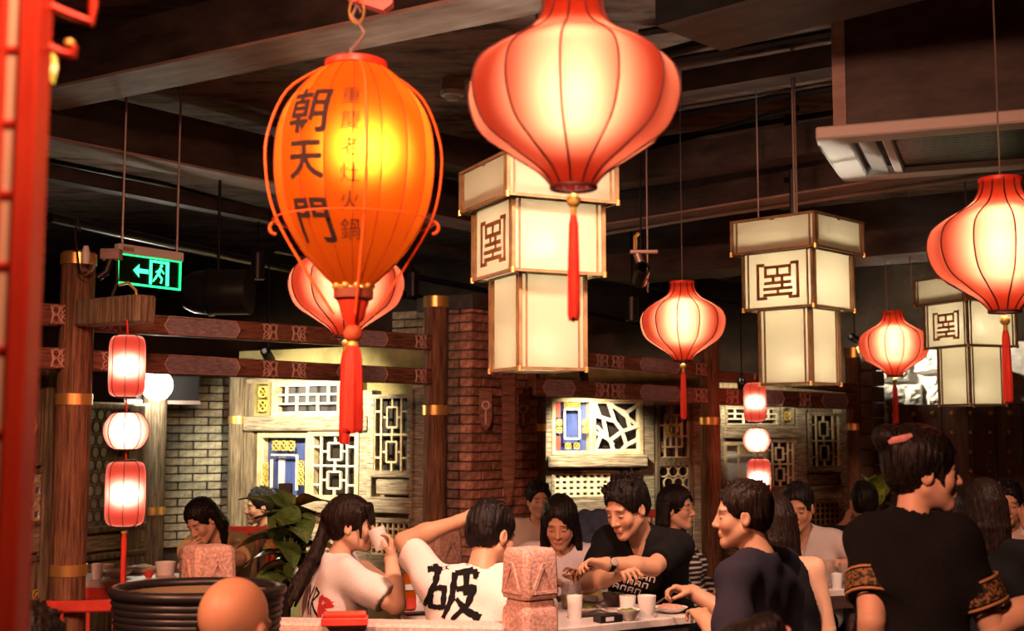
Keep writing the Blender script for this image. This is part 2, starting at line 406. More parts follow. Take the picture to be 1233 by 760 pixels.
MB().tube([(.06, -.05, -.16), (.11, -.06, -.15), (.15, -.06, -.19), (.155, -.06, -.25)], .008, 6).build('pale_lead', MAT['gilt'], t, 50)
# ================================================================== carved beams
def ring_pts(cx, cz, r, a0, a1, n=8, y=0):
    return [(cx + r * math.cos(a0 + (a1 - a0) * i / n), y, cz + r * math.sin(a0 + (a1 - a0) * i / n)) for i in range(n + 1)]
_scroll = {}
def scroll_mesh(hh):
    key = round(hh, 3)
    if key in _scroll: return _scroll[key]
    mb = MB(); r = hh * .23; tr = hh * .045
    for sx in (-1, 1):
        for sz in (-1, 1):
            mb.tube(ring_pts(sx * r * 1.15, sz * r * .95, r * .9, -1.2 if sz > 0 else -2.2, 4.4 if sz > 0 else 3.6, 9), tr, 5)
    mb.tube([(-r*2.4, 0, -hh*.42), (0, 0, 0), (-r*2.4, 0, hh*.42)], tr, 5)
    mb.tube([(r*2.4, 0, -hh*.42), (r*1.9, 0, 0), (r*2.4, 0, hh*.42)], tr, 5)
    mb.tube([(-r*.2, 0, -hh*.42), (r*.6, 0, 0), (-r*.2, 0, hh*.42)], tr, 5)
    _scroll[key] = mb.mesh('scroll_carving'); _scroll[key].materials.append(MAT['carve'])
    return _scroll[key]
def carved_beam(label, a, b, hh, dp, marks):
    a = Vector(a); b = Vector(b); d = b - a; L = d.length
    t = thing('carved_beam', label, 'beam', a, math.atan2(d.y, d.x))
    ob = t; tilt = math.atan2(d.z, Vector((d.x, d.y)).length); t.rotation_euler = Euler((0, -tilt, math.atan2(d.y, d.x)), 'XYZ')
    MB().box((0, -dp/2, -hh/2), (L, dp/2, hh/2)).build('timber', MAT['beam'], t, None, .008)
    for kind, u, w in marks:
        x = u * L
        if kind == 'c':
            h2 = hh * .40; w2 = w * L / 2; e = hh * .3
            poly = [(x-w2, 0), (x-w2+e, -h2), (x+w2-e, -h2), (x+w2, 0), (x+w2-e, h2), (x-w2+e, h2)]
            MB().prism(poly, -dp/2 - .008, -dp/2 + .01).build('cartouche', MAT['cartouche'], t)
            pts = [(px, -dp/2 - .008, pz * 1.12) for px, pz in poly]
            MB().tube(pts, hh * .04, 5, True).build('cartouche_rim', MAT['carve'], t, 60)
        else:
            o = link('scroll_carving', scroll_mesh(hh), t); o.location = (x, -dp/2 - .002, 0)
            if kind == 'r': o.rotation_euler = (0, 0, 0); o.scale = (-1, 1, 1)
    return t
HB = .105
def bpt(x, y, d): return P(x, y, d)
off = Vector((.0, .0, 0))
MK = [('s', .055, 0), ('c', .27, .19), ('s', .45, 0), ('r', .535, 0), ('c', .735, .17), ('r', .945, 0)]
carved_beam('upper carved red brown beam between the two brass banded reddish log pillars', P(96, 386, PD1 + .04), P(518, 413, PD2 - .03), HB, .09, MK)
carved_beam('lower carved red brown beam between the two brass banded reddish log pillars', P(96, 434, PD1 + .04), P(518, 454, PD2 - .03), HB, .09, MK)
carved_beam('upper carved beam stub behind the red lacquer post', P(-60, 374, 5.6), P(80, 380, PD1), HB, .09, [('s', .45, 0), ('r', .88, 0)])
carved_beam('lower carved beam stub behind the red lacquer post', P(-60, 430, 5.6), P(80, 432, PD1), HB, .09, [('s', .45, 0), ('r', .88, 0)])
MK2 = [('c', .12, .17), ('s', .35, 0), ('r', .44, 0), ('c', .68, .24), ('r', .93, 0)]
carved_beam('upper carved beam behind the first square lantern and small round lantern', P(640, 428, 9.1), P(853, 446, PD4), .11, .09, MK2)
carved_beam('lower carved beam over the cracked ice lattice window', P(640, 466, 9.1), P(853, 477, PD4), .125, .09, MK2)
carved_beam('lower carved beam over the lattice windows by the short lantern string', P(858, 477, PD4), P(1028, 484, PD5 - .05), .14, .09, [('s', .1, 0), ('c', .35, .2), ('s', .6, 0), ('c', .82, .2)])
carved_beam('upper plain dark beam over the short lantern string', P(858, 452, PD4), P(1028, 468, PD5 - .05), .08, .09, [])
# ================================================================== timber walls with lattice windows
class Wall:
    def __init__(s, name, xa, da, xb, db, m, ztop, zbot=0.0, th=.06):
        a = PX(xa, da); b = PX(xb, db); s.a = a; d = b - a; s.L = d.length; s.rz = math.atan2(d.y, d.x)
        s.dir = d.normalized(); s.nrm = Vector((-s.dir.y, s.dir.x, 0))
        s.root = link(name, None); s.root.location = a; s.root.rotation_euler = (0, 0, s.rz); struct(s.root)
        MB().box((0, .08, zbot), (s.L, .08 + th, ztop)).build('wall_board', m, s.root)
    def uz(s, x, y):
        r = ray(x, y); o = Vector((0, 0, CAMH))
        t = (s.a - o).dot(s.nrm) / r.dot(s.nrm); p = o + r * t
        return (p - s.a).dot(s.dir), p.z
    def rect(s, x0, y0, x1, y1):
        u0, z1 = s.uz(x0, (y0)); u1, _ = s.uz(x1, y0); _, z0 = s.uz((x0 + x1) / 2, y1); _, z1 = s.uz((x0 + x1) / 2, y0)
        return u0, u1, z0, z1
    def board(s, name, x0, y0, x1, y1, m='oldwood', y_=(-.03, .09), bev=.006):
        u0, u1, z0, z1 = s.rect(x0, y0, x1, y1)
        return MB().box((u0, y_[0], z0), (u1, y_[1], z1)).build(name, MAT[m], s.root, None, bev)
WN = [0]
def segs_meander():
    S = []
    for x in (0, .2, .8, 1): S.append((x, 0, x, 1))
    S += [(0, .5, 1, .5), (0, .18, .2, .18), (.8, .18, 1, .18), (0, .82, .2, .82), (.8, .82, 1, .82)]
    for z0, z1 in ((.12, .40), (.6, .88)):
        S += [(.35, z0, .35, z1), (.65, z0, .65, z1), (.35, z0, .65, z0), (.35, z1, .65, z1), (.5, z1 if z0 > .5 else 0, .5, 1 if z0 > .5 else z0), (.5, .5, .5, z1 if z0 < .5 else z0), (.2, (z0+z1)/2, .35, (z0+z1)/2), (.65, (z0+z1)/2, .8, (z0+z1)/2)]
    return S
def segs_grid(nx, nz): return [(i/nx, 0, i/nx, 1) for i in range(nx + 1)] + [(0, j/nz, 1, j/nz) for j in range(nz + 1)]
def segs_transom():
    S = [(0, 0, 1, 0), (0, 1, 1, 1), (0, .33, 1, .33), (0, .66, 1, .66)]
    for i in range(7): S.append((i/6, .33 if i % 2 else 0, i/6, 1 if i % 2 else .66))
    return S
def segs_ice():
    return [(.0,.72,.45,.60),(.45,.60,.30,1),(.45,.60,.62,.40),(.62,.40,1,.52),(.62,.40,.35,.22),(.35,.22,0,.38),(.35,.22,.42,0),(.12,.68,.0,1),(.42,.9,.72,.78),(.72,.78,1,.95),(.72,.78,.80,.46),
            (.15,.33,.02,.05),(.62,.40,.72,.12),(.72,.12,1,.25),(.72,.12,.6,0),(.05,.5,.42,.12),(.2,.66,.28,.29),(.36,.96,1,.5),(0,0,1,0),(0,1,1,1),(0,0,0,1),(1,0,1,1)]
def segs_steps():
    S = segs_grid(1, 1)
    for i in range(1, 5):
        S += [(i*.2, .0 if i % 2 else .2, i*.2, .8 if i % 2 else 1), (0 if i % 2 else .2, i*.2, .8 if i % 2 else 1, i*.2)]
    return S + [(.25, .35, .25, .65), (.75, .35, .75, .65), (.1, .1, .1, .3), (.9, .7, .9, .9)]
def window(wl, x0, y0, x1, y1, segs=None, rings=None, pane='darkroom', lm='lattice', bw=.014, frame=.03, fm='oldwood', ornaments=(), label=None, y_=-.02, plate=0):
    WN[0] += 1
    u0, u1, z0, z1 = wl.rect(x0, y0, x1, y1)
    w, h = u1 - u0, z1 - z0
    t = link('window_%d' % WN[0], None); struct(t)
    t.location = wl.root.matrix_basis @ Vector((0, 0, 0)); t.rotation_euler = (0, 0, wl.rz)
    t.location = wl.a + wl.dir * u0 + Vector((0, 0, z0))
    if frame:
        f = MB()
        f.box((-frame, y_ - .02, -frame), (w + frame, .08, 0)).box((-frame, y_ - .02, h), (w + frame, .08, h + frame))
        f.box((-frame, y_ - .02, 0), (0, .08, h)).box((w, y_ - .02, 0), (w + frame, .08, h))
        f.build('window_frame', MAT[fm], t)
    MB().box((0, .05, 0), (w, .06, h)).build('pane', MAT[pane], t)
    if segs:
        l = MB()
        for i, (a, b, c, d) in enumerate(segs):
            l.bar((a*w, y_ + .0007*i, b*h), (c*w, y_ + .0007*i, d*h), bw, .02, (0, 1, 0))
        l.build('lattice', MAT[lm], t)
    if plate:
        nx = plate; l = MB(); sx = w / nx; nz = int(round(h / (sx * 1.12))); sz = h / nz
        for j in range(nz):
            for i in range(-1, nx):
                cx = sx * (i + .5) + (sx * .5 if j % 2 else 0); cz = sz * (j + .5)
                x0_, x1_ = max(0, cx - sx/2), min(w, cx + sx/2)
                if x1_ - x0_ < sx * .4: continue
                inn = []; out_ = []
                for k in range(16):
                    a_ = 2*PI*k/16; ca, sa = math.cos(a_), math.sin(a_)
                    inn.append((min(x1_, max(x0_, cx + sx*.41*ca)), y_, cz + sz*.43*sa))
                    tt = min((sx/2) / max(1e-6, abs(ca)), (sz/2) / max(1e-6, abs(sa))); out_.append((min(x1_, max(x0_, cx + tt*ca)), y_, cz + tt*sa))
                l.add(inn + out_, [(k, (k+1) % 16, 16 + (k+1) % 16, 16 + k) for k in range(16)])
                l.tube([(p[0], y_ - .002, p[2]) for p in inn], .004, 4, True)
        l.build('honeycomb_plate', MAT[lm], t)
    if rings:
        nx, r = rings; l = MB(); nz = max(1, int(round(h / (w / nx))))
        sx, sz = w / nx, h / nz
        for i in range(nx):
            for j in range(nz + 0):
                ox = sx * .5 if j % 2 else 0
                cx = sx * (i + .5) + ox
                if cx > w: continue
                l.tube(ring_pts(cx, sz * (j + .5), min(sx, sz) * r, 0, 2*PI, 12, y_)[:-1], bw * .55, 5, True)
                l.tube([(cx + sx*.5*.98, y_, sz*(j+.1)), (cx + sx*.5*.98, y_, sz*(j+.9))], bw * .3, 4)
        l.build('ring_lattice', MAT[lm], t, 60)
    for (ax, az, aw, ah, m) in ornaments:
        k = MB()
        cx, cz = ax * w, az * h; ww, hh = aw * w / 2, ah * h / 2
        n = max(1, int(round(max(ww, hh) / min(ww, hh))))
        for i in range(n):
            ox = (i - (n-1)/2) * 2 * ww / n if ww > hh else 0; oz = (i - (n-1)/2) * 2 * hh / n if hh >= ww else 0
            rr = min(ww, hh) * .8
            k.tube(ring_pts(cx + ox, cz + oz, rr, 0, 2*PI, 10, y_ - .01)[:-1], rr * .2, 5, True)
            k.tube([(cx+ox-rr, y_-.01, cz+oz-rr), (cx+ox+rr, y_-.01, cz+oz+rr)], rr * .17, 4).tube([(cx+ox-rr, y_-.01, cz+oz+rr), (cx+ox+rr, y_-.01, cz+oz-rr)], rr * .17, 4)
        k.build('carved_ornament', MAT[m], t, 60)
    return t, w, h
# --- wall behind the girl in white: timber windows
wa = Wall('wall_window_bay', 278, 10.05, 516, 9.1, MAT['olive'], zat(418, 9.6))
wa.board('post_board', 298, 462, 309, 690, 'post'); wa.board('post_board', 436, 470, 447, 690); wa.board('post_board', 499, 455, 514, 690)
wa.board('sill_beam', 299, 501, 447, 519, 'oldwood', (-.07, .09), .012)
wa.board('head_rail', 299, 455, 447, 461); wa.board('lower_sill', 299, 603, 447, 617, 'oldwood', (-.05, .09))
for k in range(6): wa.board('wainscot_board', 300 + k * 24.5, 618, 323.5 + k * 24.5, 700, 'oldwood', (-.01, .09))
window(wa, 313, 463, 327, 498, None, None, 'gilt', ornaments=((.5, .5, .9, .95, 'gilt'),), fm='olive', frame=.02)
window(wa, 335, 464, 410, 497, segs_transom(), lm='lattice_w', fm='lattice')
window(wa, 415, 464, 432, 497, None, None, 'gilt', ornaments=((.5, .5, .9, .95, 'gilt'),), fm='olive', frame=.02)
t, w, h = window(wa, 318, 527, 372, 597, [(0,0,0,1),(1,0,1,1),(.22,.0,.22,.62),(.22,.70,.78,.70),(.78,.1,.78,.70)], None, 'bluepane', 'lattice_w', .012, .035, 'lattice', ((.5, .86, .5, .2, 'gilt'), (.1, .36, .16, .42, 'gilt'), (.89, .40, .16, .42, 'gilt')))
MB().box((w*.27, .035, .0), (w*.40, .048, h*.66)).build('pale_strip', MAT['palepane'], t)  # pale upright strip before the left part of the blue pane
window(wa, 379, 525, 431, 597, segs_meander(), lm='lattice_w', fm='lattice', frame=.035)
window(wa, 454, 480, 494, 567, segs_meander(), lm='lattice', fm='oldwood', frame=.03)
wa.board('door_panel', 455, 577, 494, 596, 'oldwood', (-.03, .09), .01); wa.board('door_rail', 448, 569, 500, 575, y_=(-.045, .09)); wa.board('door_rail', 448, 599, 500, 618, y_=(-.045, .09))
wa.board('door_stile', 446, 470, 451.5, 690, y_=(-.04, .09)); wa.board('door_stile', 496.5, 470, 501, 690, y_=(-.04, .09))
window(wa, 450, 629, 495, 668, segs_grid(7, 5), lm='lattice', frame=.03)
wa.board('door_rail', 448, 672, 500, 690, y_=(-.04, .09))
# --- wall behind the couple: cracked ice window
wb = Wall('wall_ice_window_bay', 655, 10.35, 842, 10.75, MAT['olive'], zat(440, 10.5))
wb.board('post_board', 655, 470, 663, 690); wb.board('post_board', 770, 480, 786, 690); wb.board('post_board', 831, 470, 842, 690)
wb.board('sill_beam', 657, 548, 776, 563, 'oldwood', (-.09, .09), .012)
t, w, h = window(wb, 667, 484, 708, 543, [(.28,.25,.28,.85),(.72,.25,.72,.85),(.28,.25,.72,.25),(.28,.85,.72,.85)], None, 'bluepane', 'lattice_w', .014, .03, 'lattice', ((.5, .93, .5, .13, 'gilt'), (.12, .5, .2, .3, 'gilt'), (.88, .5, .2, .3, 'gilt'), (.5, .1, .5, .15, 'gilt')))
MB().box((.0, -.02, h*.68), (w*.16, .0, h*.99)).box((.0, -.02, 0), (w*.16, .0, h*.3)).build('red_panel', MAT['redpaint'], t)
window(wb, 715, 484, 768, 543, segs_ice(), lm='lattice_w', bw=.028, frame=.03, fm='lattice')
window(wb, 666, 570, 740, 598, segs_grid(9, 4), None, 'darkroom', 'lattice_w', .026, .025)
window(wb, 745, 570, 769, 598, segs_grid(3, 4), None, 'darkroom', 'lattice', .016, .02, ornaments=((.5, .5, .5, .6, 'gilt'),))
wb.board('lower_sill', 657, 602, 776, 616, y_=(-.05, .09)); wb.board('wainscot_board', 657, 618, 716, 690, y_=(-.0, .09)); wb.board('wainscot_board', 717, 618, 776, 690, y_=(-.0, .09))
t, w, h = window(wb, 792, 487, 827, 551, segs_steps(), lm='lattice', frame=.035, fm='post')
MB().tube(ring_pts(w*.45, h*.52, w*.17, 0, 2*PI, 16, -.03)[:-1], .012, 6, True).build('ring_ornament', MAT['gilt'], t, 60)
window(wb, 792, 561, 827, 602, None, (3, .5), lm='lattice', frame=.035, fm='post')
wb.board('door_rail', 788, 606, 831, 690, 'post', (-.03, .09))
# --- wall by the right lantern string
wc = Wall('wall_lattice_bay', 866, 11.3, 1022, 12.0, MAT['post'], zat(462, 11.6))
wc.board('post_board', 866, 490, 871, 690); wc.board('post_board', 956, 492, 968, 690); wc.board('post_board', 1010, 492, 1024, 690)
wc.board('sill_beam', 867, 513, 960, 528, 'oldwood', (-.07, .09), .012)
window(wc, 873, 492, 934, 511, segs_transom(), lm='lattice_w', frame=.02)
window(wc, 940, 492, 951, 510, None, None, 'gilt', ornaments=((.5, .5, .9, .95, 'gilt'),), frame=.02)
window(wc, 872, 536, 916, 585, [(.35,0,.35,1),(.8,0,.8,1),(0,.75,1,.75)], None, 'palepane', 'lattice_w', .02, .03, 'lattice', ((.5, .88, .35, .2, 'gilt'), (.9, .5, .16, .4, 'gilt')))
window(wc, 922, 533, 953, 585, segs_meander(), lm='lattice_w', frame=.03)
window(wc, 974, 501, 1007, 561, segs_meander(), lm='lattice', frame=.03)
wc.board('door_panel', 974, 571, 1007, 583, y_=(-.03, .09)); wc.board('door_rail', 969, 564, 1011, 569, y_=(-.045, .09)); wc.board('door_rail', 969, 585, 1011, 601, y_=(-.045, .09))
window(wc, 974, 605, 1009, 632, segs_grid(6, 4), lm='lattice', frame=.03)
wc.board('lower_sill', 867, 590, 960, 606, y_=(-.05, .09)); wc.board('wainscot_board', 867, 607, 912, 690, y_=(-.0, .09)); wc.board('wainscot_board', 913, 607, 956, 690, y_=(-.0, .09))
# --- honeycomb window bay at the left
we = Wall('wall_honeycomb_bay', 52, 8.3, 190, 9.3, MAT['post'], zat(484, 8.8))
window(we, 104, 492, 152, 628, None, None, 'palepane', 'post', .03, .03, 'post', plate=5)
we.board('post_board', 151, 488, 172, 690, 'post')
for k, (y0, y1) in enumerate(((631, 640), (643, 662), (664, 672), (675, 690))): we.board('wainscot_log', 100, y0, 172, y1, 'oldwood' if k % 2 else 'post', (-.05 if k % 2 == 0 else -.02, .09), .012)
wf = Wall('wall_lattice_bay_end', -30, 6.0, 66, 6.5, MAT['post'], zat(448, 6.3))
wf.board('post_board', 49, 446, 66, 760, 'post', (-.05, .09))
t, w, h = window(wf, 12, 452, 47, 556, segs_steps(), None, 'bluepane', 'post', .018, .02, 'post')
MB().tube(ring_pts(w*.5, h*.42, w*.26, 0, 2*PI, 16, -.03)[:-1], .012, 6, True).build('ring_ornament', MAT['gilt'], t, 60)
window(wf, 12, 570, 47, 628, None, (3, .46), 'litblue', 'lattice', .018, .02, 'post')
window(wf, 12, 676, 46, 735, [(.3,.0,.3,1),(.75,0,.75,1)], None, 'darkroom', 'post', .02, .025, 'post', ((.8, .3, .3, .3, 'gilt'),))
wf.board('door_rail', -10, 634, 49, 668, 'oldwood', (-.03, .09))
# ================================================================== brickwork
def bricks(parent, L, z0, z1, y, m, bl=.235, bh=.0655, dep=.1, seed=1, x_off=0.0, headers=False):
    rnd = random.Random(seed); row = 0; z = z0; meshes = {}
    while z < z1 - .01:
        x = 0.0; first = True
        while x < L - .01:
            w = bl
            if first and row % 2: w = bl * .5
            first = False
            w = min(w, L - x)
            if L - x - w < .05: w = L - x
            key = round(w, 3)
            if key not in meshes:
                me = MB().box((.006, 0, .004), (w - .006, dep, bh - .005)).mesh('brick', None, .004); me.materials.append(m); meshes[key] = me
            o = link('brick', meshes[key], parent); o.location = (x + x_off, y + rnd.uniform(-.006, .006), z)
            x += w
        z += bh; row += 1
ca = PX(568, 8.75); dr = Vector((.615, .788, 0)).normalized(); dl = Vector((-dr.y, dr.x, 0))
zt = zat(372, 8.8)
t = link('wall_brick_column', None); struct(t); t.location = ca; t.rotation_euler = (0, 0, math.atan2(dr.y, dr.x))
MB().box((.012, .012, 0), (.76, .46, zt + .0)).build('mortar_core', MAT['mortar'], t)
MB().box((-.03, -.03, zt), (.8, .5, zt + .1)).build('dark_cap', MAT['ductdark'], t)
bricks(t, .77, .62, zt - .01, 0.0, MAT['brick'], seed=3)
side = link('side_face', None, t); side.location = (0, .47, 0); side.rotation_euler = (0, 0, -PI/2)
bricks(side, .47, .62, zt - .01, 0.0, MAT['brick'], seed=5)
# brick wall top seen left of the pillar
wq = Wall('wall_brick_return', 470, 9.6, 545, 9.35, MAT['mortar'], zat(374, 9.4), zat(425, 9.5))
bricks(wq.root, wq.L, zat(425, 9.5), zat(374, 9.5), 0, MAT['greybrick'], seed=9)
wg = Wall('wall_brick', 198, 10.1, 282, 10.35, MAT['mortar'], zat(455, 10.2))
bricks(wg.root, wg.L, .62, zat(456, 10.2), 0, MAT['greybrick'], seed=12)
wh = Wall('wall_dark_lamp_board', 150, 9.5, 241, 9.75, MAT['black'], zat(452, 9.6), zat(482, 9.6))
MB().box((0, 0.02, zat(482, 9.6) - .03), (wh.L, .1, zat(482, 9.6))).build('board_lip', MAT['steel'], wh.root)
# hanging timber plaques on the column
def plaque(x0, y0, x1, y1, d, label, m):
    a = P(x0, y1, d); b = P(x1, y0, d); w = b.x - a.x; h = b.z - a.z
    t = thing('timber_plaque', label, 'plaque', a)
    poly = [(0, h), (w, h), (w, h*.28), (w*.82, h*.12), (w*.5, 0), (w*.18, h*.12), (0, h*.28)]
    MB().prism([(px, pz) for px, pz in reversed(poly)], 0, .04).build('plank', m, t, None, .006)
    return t, w, h
plaque(604, 452, 621, 612, 8.72, 'long red brown timber plaque with pointed foot hanging on the brick column', MAT['beam'])
t, w, h = plaque(622, 474, 638, 520, 9.12, 'small carved red timber plaque on the brick column beside the long plaque', MAT['beam'])
MB().tube(ring_pts(w*.5, h*.6, w*.28, 0, 2*PI, 12, -.004)[:-1], .008, 5, True).tube([(w*.5, -.004, h*.15), (w*.5, -.004, h*.5)], .008, 5).build('carving', MAT['carve'], t, 60)
t, w, h = plaque(577, 467, 593, 520, 8.72, 'small carved red timber plaque on the brick column near the log pillar', MAT['beam'])
MB().tube(ring_pts(w*.5, h*.6, w*.28, 0, 2*PI, 12, -.004)[:-1], .008, 5, True).tube([(w*.5, -.004, h*.15), (w*.5, -.004, h*.5)], .008, 5).build('carving', MAT['carve'], t, 60)
# ================================================================== right side: dark column, rock wall, studded door
wj = Wall('wall_dark_column', 1045, 11.2, 1060, 11.3, MAT['mortar'], zat(424, 11.2))
for k in range(12): wj.board('dark_stone', 1045, 428 + k * 19, 1060, 446 + k * 19, 'wallbrown', (-.05, .09), .01)
wr = Wall('wall_rock_relief', 1058, 11.9, 1240, 11.6, MAT['rock'], zat(412, 11.8))
rr = random.Random(4)
for (x0, y0, x1, y1) in ((1059, 462, 1112, 496), (1113, 452, 1150, 492), (1059, 432, 1096, 460), (1098, 426, 1150, 450), (1152, 440, 1200, 490), (1059, 497, 1110, 510)):
    u0, u1, z0, z1 = wr.rect(x0, y0, x1, y1); n = 9; mb = MB()
    for j in range(n + 1):
        for i in range(n + 1):
            e = min(i, j, n - i, n - j); dpt = -.02 - .03 * min(e, 2) - rr.uniform(0, .06) * (e > 0)
            mb.v.append((u0 + (u1-u0)*i/n + rr.uniform(-.006, .006), dpt if e else .09, z0 + (z1-z0)*j/n + rr.uniform(-.006, .006)))
    for j in range(n):
        for i in range(n): mb.f.append((j*(n+1)+i, j*(n+1)+i+1, (j+1)*(n+1)+i+1, (j+1)*(n+1)+i))
    mb.build('rock_block', MAT['rock'], wr.root)
wd_ = Wall('door_1', 1068, 11.3, 1262, 10.6, MAT['doorwood'], zat(487, 11.0))
for k in range(6): 
    x0 = 1068 + k * 32.4; wd_.board('door_plank', x0, 487, x0 + 32, 760, 'doorwood', (.03, .09), .006)
sm = MB().lathe([(.024, 0), (.020, .012), (.010, .022), (.0, .026)], 10).mesh('stud', 50); sm.materials.append(MAT['brass'])
for j in range(8):
    for i in range(8):
        x = 1076 + i * 23.2 - (j % 2) * 0; y = 487 + 12 + j * 23.4 - i * .4
        u, z = wd_.uz(x, y)
        if z < .3: continue
        o = link('stud', sm, wd_.root); o.location = (u, .03, z); o.rotation_euler = (PI/2, 0, 0)
# ================================================================== lamps
def bulb(parent, loc, power, col, r=.035, name='bulb'):
    l = bpy.data.lights.new(name, 'POINT'); l.energy = power; l.color = col; l.shadow_soft_size = r
    o = link(name, l, parent); o.location = loc; return o
MAT['silk'] = M_cloth('red lantern silk', (.27,.018,.006), (.60,.05,.02), (.31,.10,.058), .75, 1.9, (.42, .10, .48))
MAT['silk_o'] = M_cloth('orange lantern silk', (.27,.038,.002), (.55,.11,.013), (.32,.11,.008), .7, 1.7, (.60, .08, .32))
MAT['silk_p'] = M_cloth('pink red string lantern silk', (.25,.028,.018), (.6,.07,.035), (.31,.185,.15), .8, 2.0, (.42, .12, .46))
MAT['paper'] = M_cloth('cream lantern paper', (.58,.54,.43), (.6,.54,.43), (.63, .60, .52), .7, 1.6, (.70, .05, .25), (.8, .72, .55))
MAT['rib'] = M('dark red rib', (.05, .004, .004), rough=.6)
MAT['tassel'] = M('red tassel thread', (.55, .02, .01), (.85, .06, .03), 40, (6, 6, .3), .6, bump=.5)
MAT['redcloth'] = M('red lantern trim', (.75, .05, .02), rough=.45)
MAT['frameedge'] = M('lantern frame brown', (.16, .10, .05), (.30, .2, .09), 12, rough=.5)
MAT['motif'] = M_cloth('brown printed motif', (.50,.26,.13), (.4,.2,.1), (.55,.3,.16), .7, 1.6, (.70, .02, .28))
MAT['ink'] = M('black brush ink', (.02, .008, .006), rough=.8)
def interp(prof, n):
    """Catmull-Rom through (r,z) points"""
    out = []; m = len(prof)
    for i in range(m - 1):
        p0 = prof[max(i-1, 0)]; p1_ = prof[i]; p2_ = prof[i+1]; p3_ = prof[min(i+2, m-1)]
        for k in range(n):
            t = k / n
            out.append(tuple(.5 * (2*p1_[c] + (p2_[c]-p0[c])*t + (2*p0[c]-5*p1_[c]+4*p2_[c]-p3_[c])*t*t + (3*p1_[c]-p0[c]-3*p2_[c]+p3_[c])*t**3) for c in (0, 1)))
    out.append(prof[-1]); return out
ONION = [(.205, -.91), (.225, -.86), (.34, -.74), (.60, -.57), (.88, -.36), (1.0, -.04), (.94, .24), (.72, .42), (.50, .54), (.36, .66), (.29, .80), (.28, .93)]
EGG = [(.235, -1.18), (.42, -1.0), (.68, -.70), (.90, -.29), (.985, .10), (1.0, .42), (.97, .75), (.87, 1.05), (.65, 1.36), (.45, 1.54), (.36, 1.6)]
BARREL = [(.52, -1.0), (.80, -.95), (.96, -.78), (1.0, -.4), (1.0, .4), (.96, .78), (.80, .95), (.52, 1.0)]
BALL = [(.45, -.80), (.72, -.66), (.95, -.3), (1.0, .0), (.95, .3), (.72, .66), (.45, .80)]
_pm = {}
def shade_parts(parent, prof, R, n, mcloth, mrib, rib=.006, pinch=.035, sub=4, rz=0.0, name='silk_panel'):
    key = (id(prof), R, n, mcloth.name)
    if key not in _pm:
        pr = interp(prof, 4); mb = MB(); st = 2 * PI / n; cols = sub + 1
        for r, z in pr:
            for k in range(cols):
                a = -st/2 + st * k / sub
                q = 1 - pinch * math.sin(PI * k / sub)
                mb.v.append((r*R*q*math.cos(a), r*R*q*math.sin(a), z*R))
        for i in range(len(pr) - 1):
            for k in range(sub): mb.f.append((i*cols+k, i*cols+k+1, (i+1)*cols+k+1, (i+1)*cols+k))
        me = mb.mesh(name, 80); me.materials.append(mcloth)
        rb = MB().tube([(r*R*1.002 + rib*.4, 0, z*R) for r, z in pr], rib, 5).mesh('rib', 80); rb.materials.append(mrib)
        _pm[key] = (me, rb)
    me, rb = _pm[key]
    for k in range(n):
        o = link(name, me, parent); o.rotation_euler = (0, 0, rz + 2*PI*k/n)
        o = link('rib', rb, parent); o.rotation_euler = (0, 0, rz + 2*PI*(k+.5)/n)
def tassel(parent, z, L, r, cap=.03):
    t = MB().lathe([(r*.45, z), (r*.5, z - cap), (r*.3, z - cap*1.2)], 10).build('tassel_cap', MAT['gilt'], parent, 40)
    mb = MB(); n = 14; zz = [0, .1, .5, .93, 1.0]; rr = [.55, .85, .95, 1.0, .8]
    for q, s in zip(zz, rr):
        for k in range(n):
            w = 1 + (.12 if k % 2 else -.1) * min(1, q * 3)
            mb.v.append((r*s*w*math.cos(2*PI*k/n), r*s*w*math.sin(2*PI*k/n), z - cap - q*L + (.012*random.random() if q == 1 else 0)))
    for i in range(4):
        for k in range(n): mb.f.append((i*n+k, i*n+(k+1) % n, (i+1)*n+(k+1) % n, (i+1)*n+k))
    mb.f.append(tuple(range(n))); mb.f.append(tuple(4*n+k for k in range(n)))
    mb.build('tassel_threads', MAT['tassel'], parent, 30)
def onion(label, x, y, d, wpx, power, rz=0.0, tas=None, cord_y=None, n=12):
    R = wpx / 2 * d / FPX
    c = P(x, y, d)
    t = thing('round_lantern', label, 'lantern', c, rz)
    shade_parts(t, ONION, R, n, MAT['silk'], MAT['rib'], R*.011, .03)
    MB().tube([(math.cos(2*PI*k/20)*R*.21, math.sin(2*PI*k/20)*R*.21, -R*.91) for k in range(20)], R*.02, 6, True).build('bottom_ring', MAT['rib'], t, 60)
    MB().lathe([(R*.27, R*.90), (R*.295, R*.91), (R*.295, R*.96), (R*.27, R*.97)], 16, cap=False).bar((-R*.28, 0, R*.95), (R*.28, 0, R*.95), R*.05, R*.03).build('top_cap', MAT['redcloth'], t, 40)
    MB().tube([(0, 0, R*.98), (0, 0, R*1.05), (0, 0, CZ - c.z)], R*.012 if R > .2 else .004, 5).build('cord', MAT['steel'], t)
    MB().tube([(0, 0, R*.97), (0, 0, R*.12)], R*.03, 6).build('lamp_holder', MAT['whiteplastic'], t)
    MB().tube([(0, 0, -R*.3), (0, 0, -R*1.0)], R*.012, 5).build('inner_cord', MAT['redcloth'], t)
    bulb(t, (0, 0, R*.06), power, (1, .82, .62), R*.14)
    if tas:
        L, r = tas; MB().ball((0, 0, -R*1.03), R*.07).build('gold_bead', MAT['gilt'], t, 60)
        tassel(t, -R*1.05, L, r, R*.12)
    return t
LP = 6.4
onion('largest round red silk lantern beside the orange egg lantern', 690, 112, 2.75, 260, 4.6, .10, (.24, .013))
onion('round red lantern half hidden behind the orange egg lantern', 417, 342, 5.36, 140, LP, .3, (.40, .022))
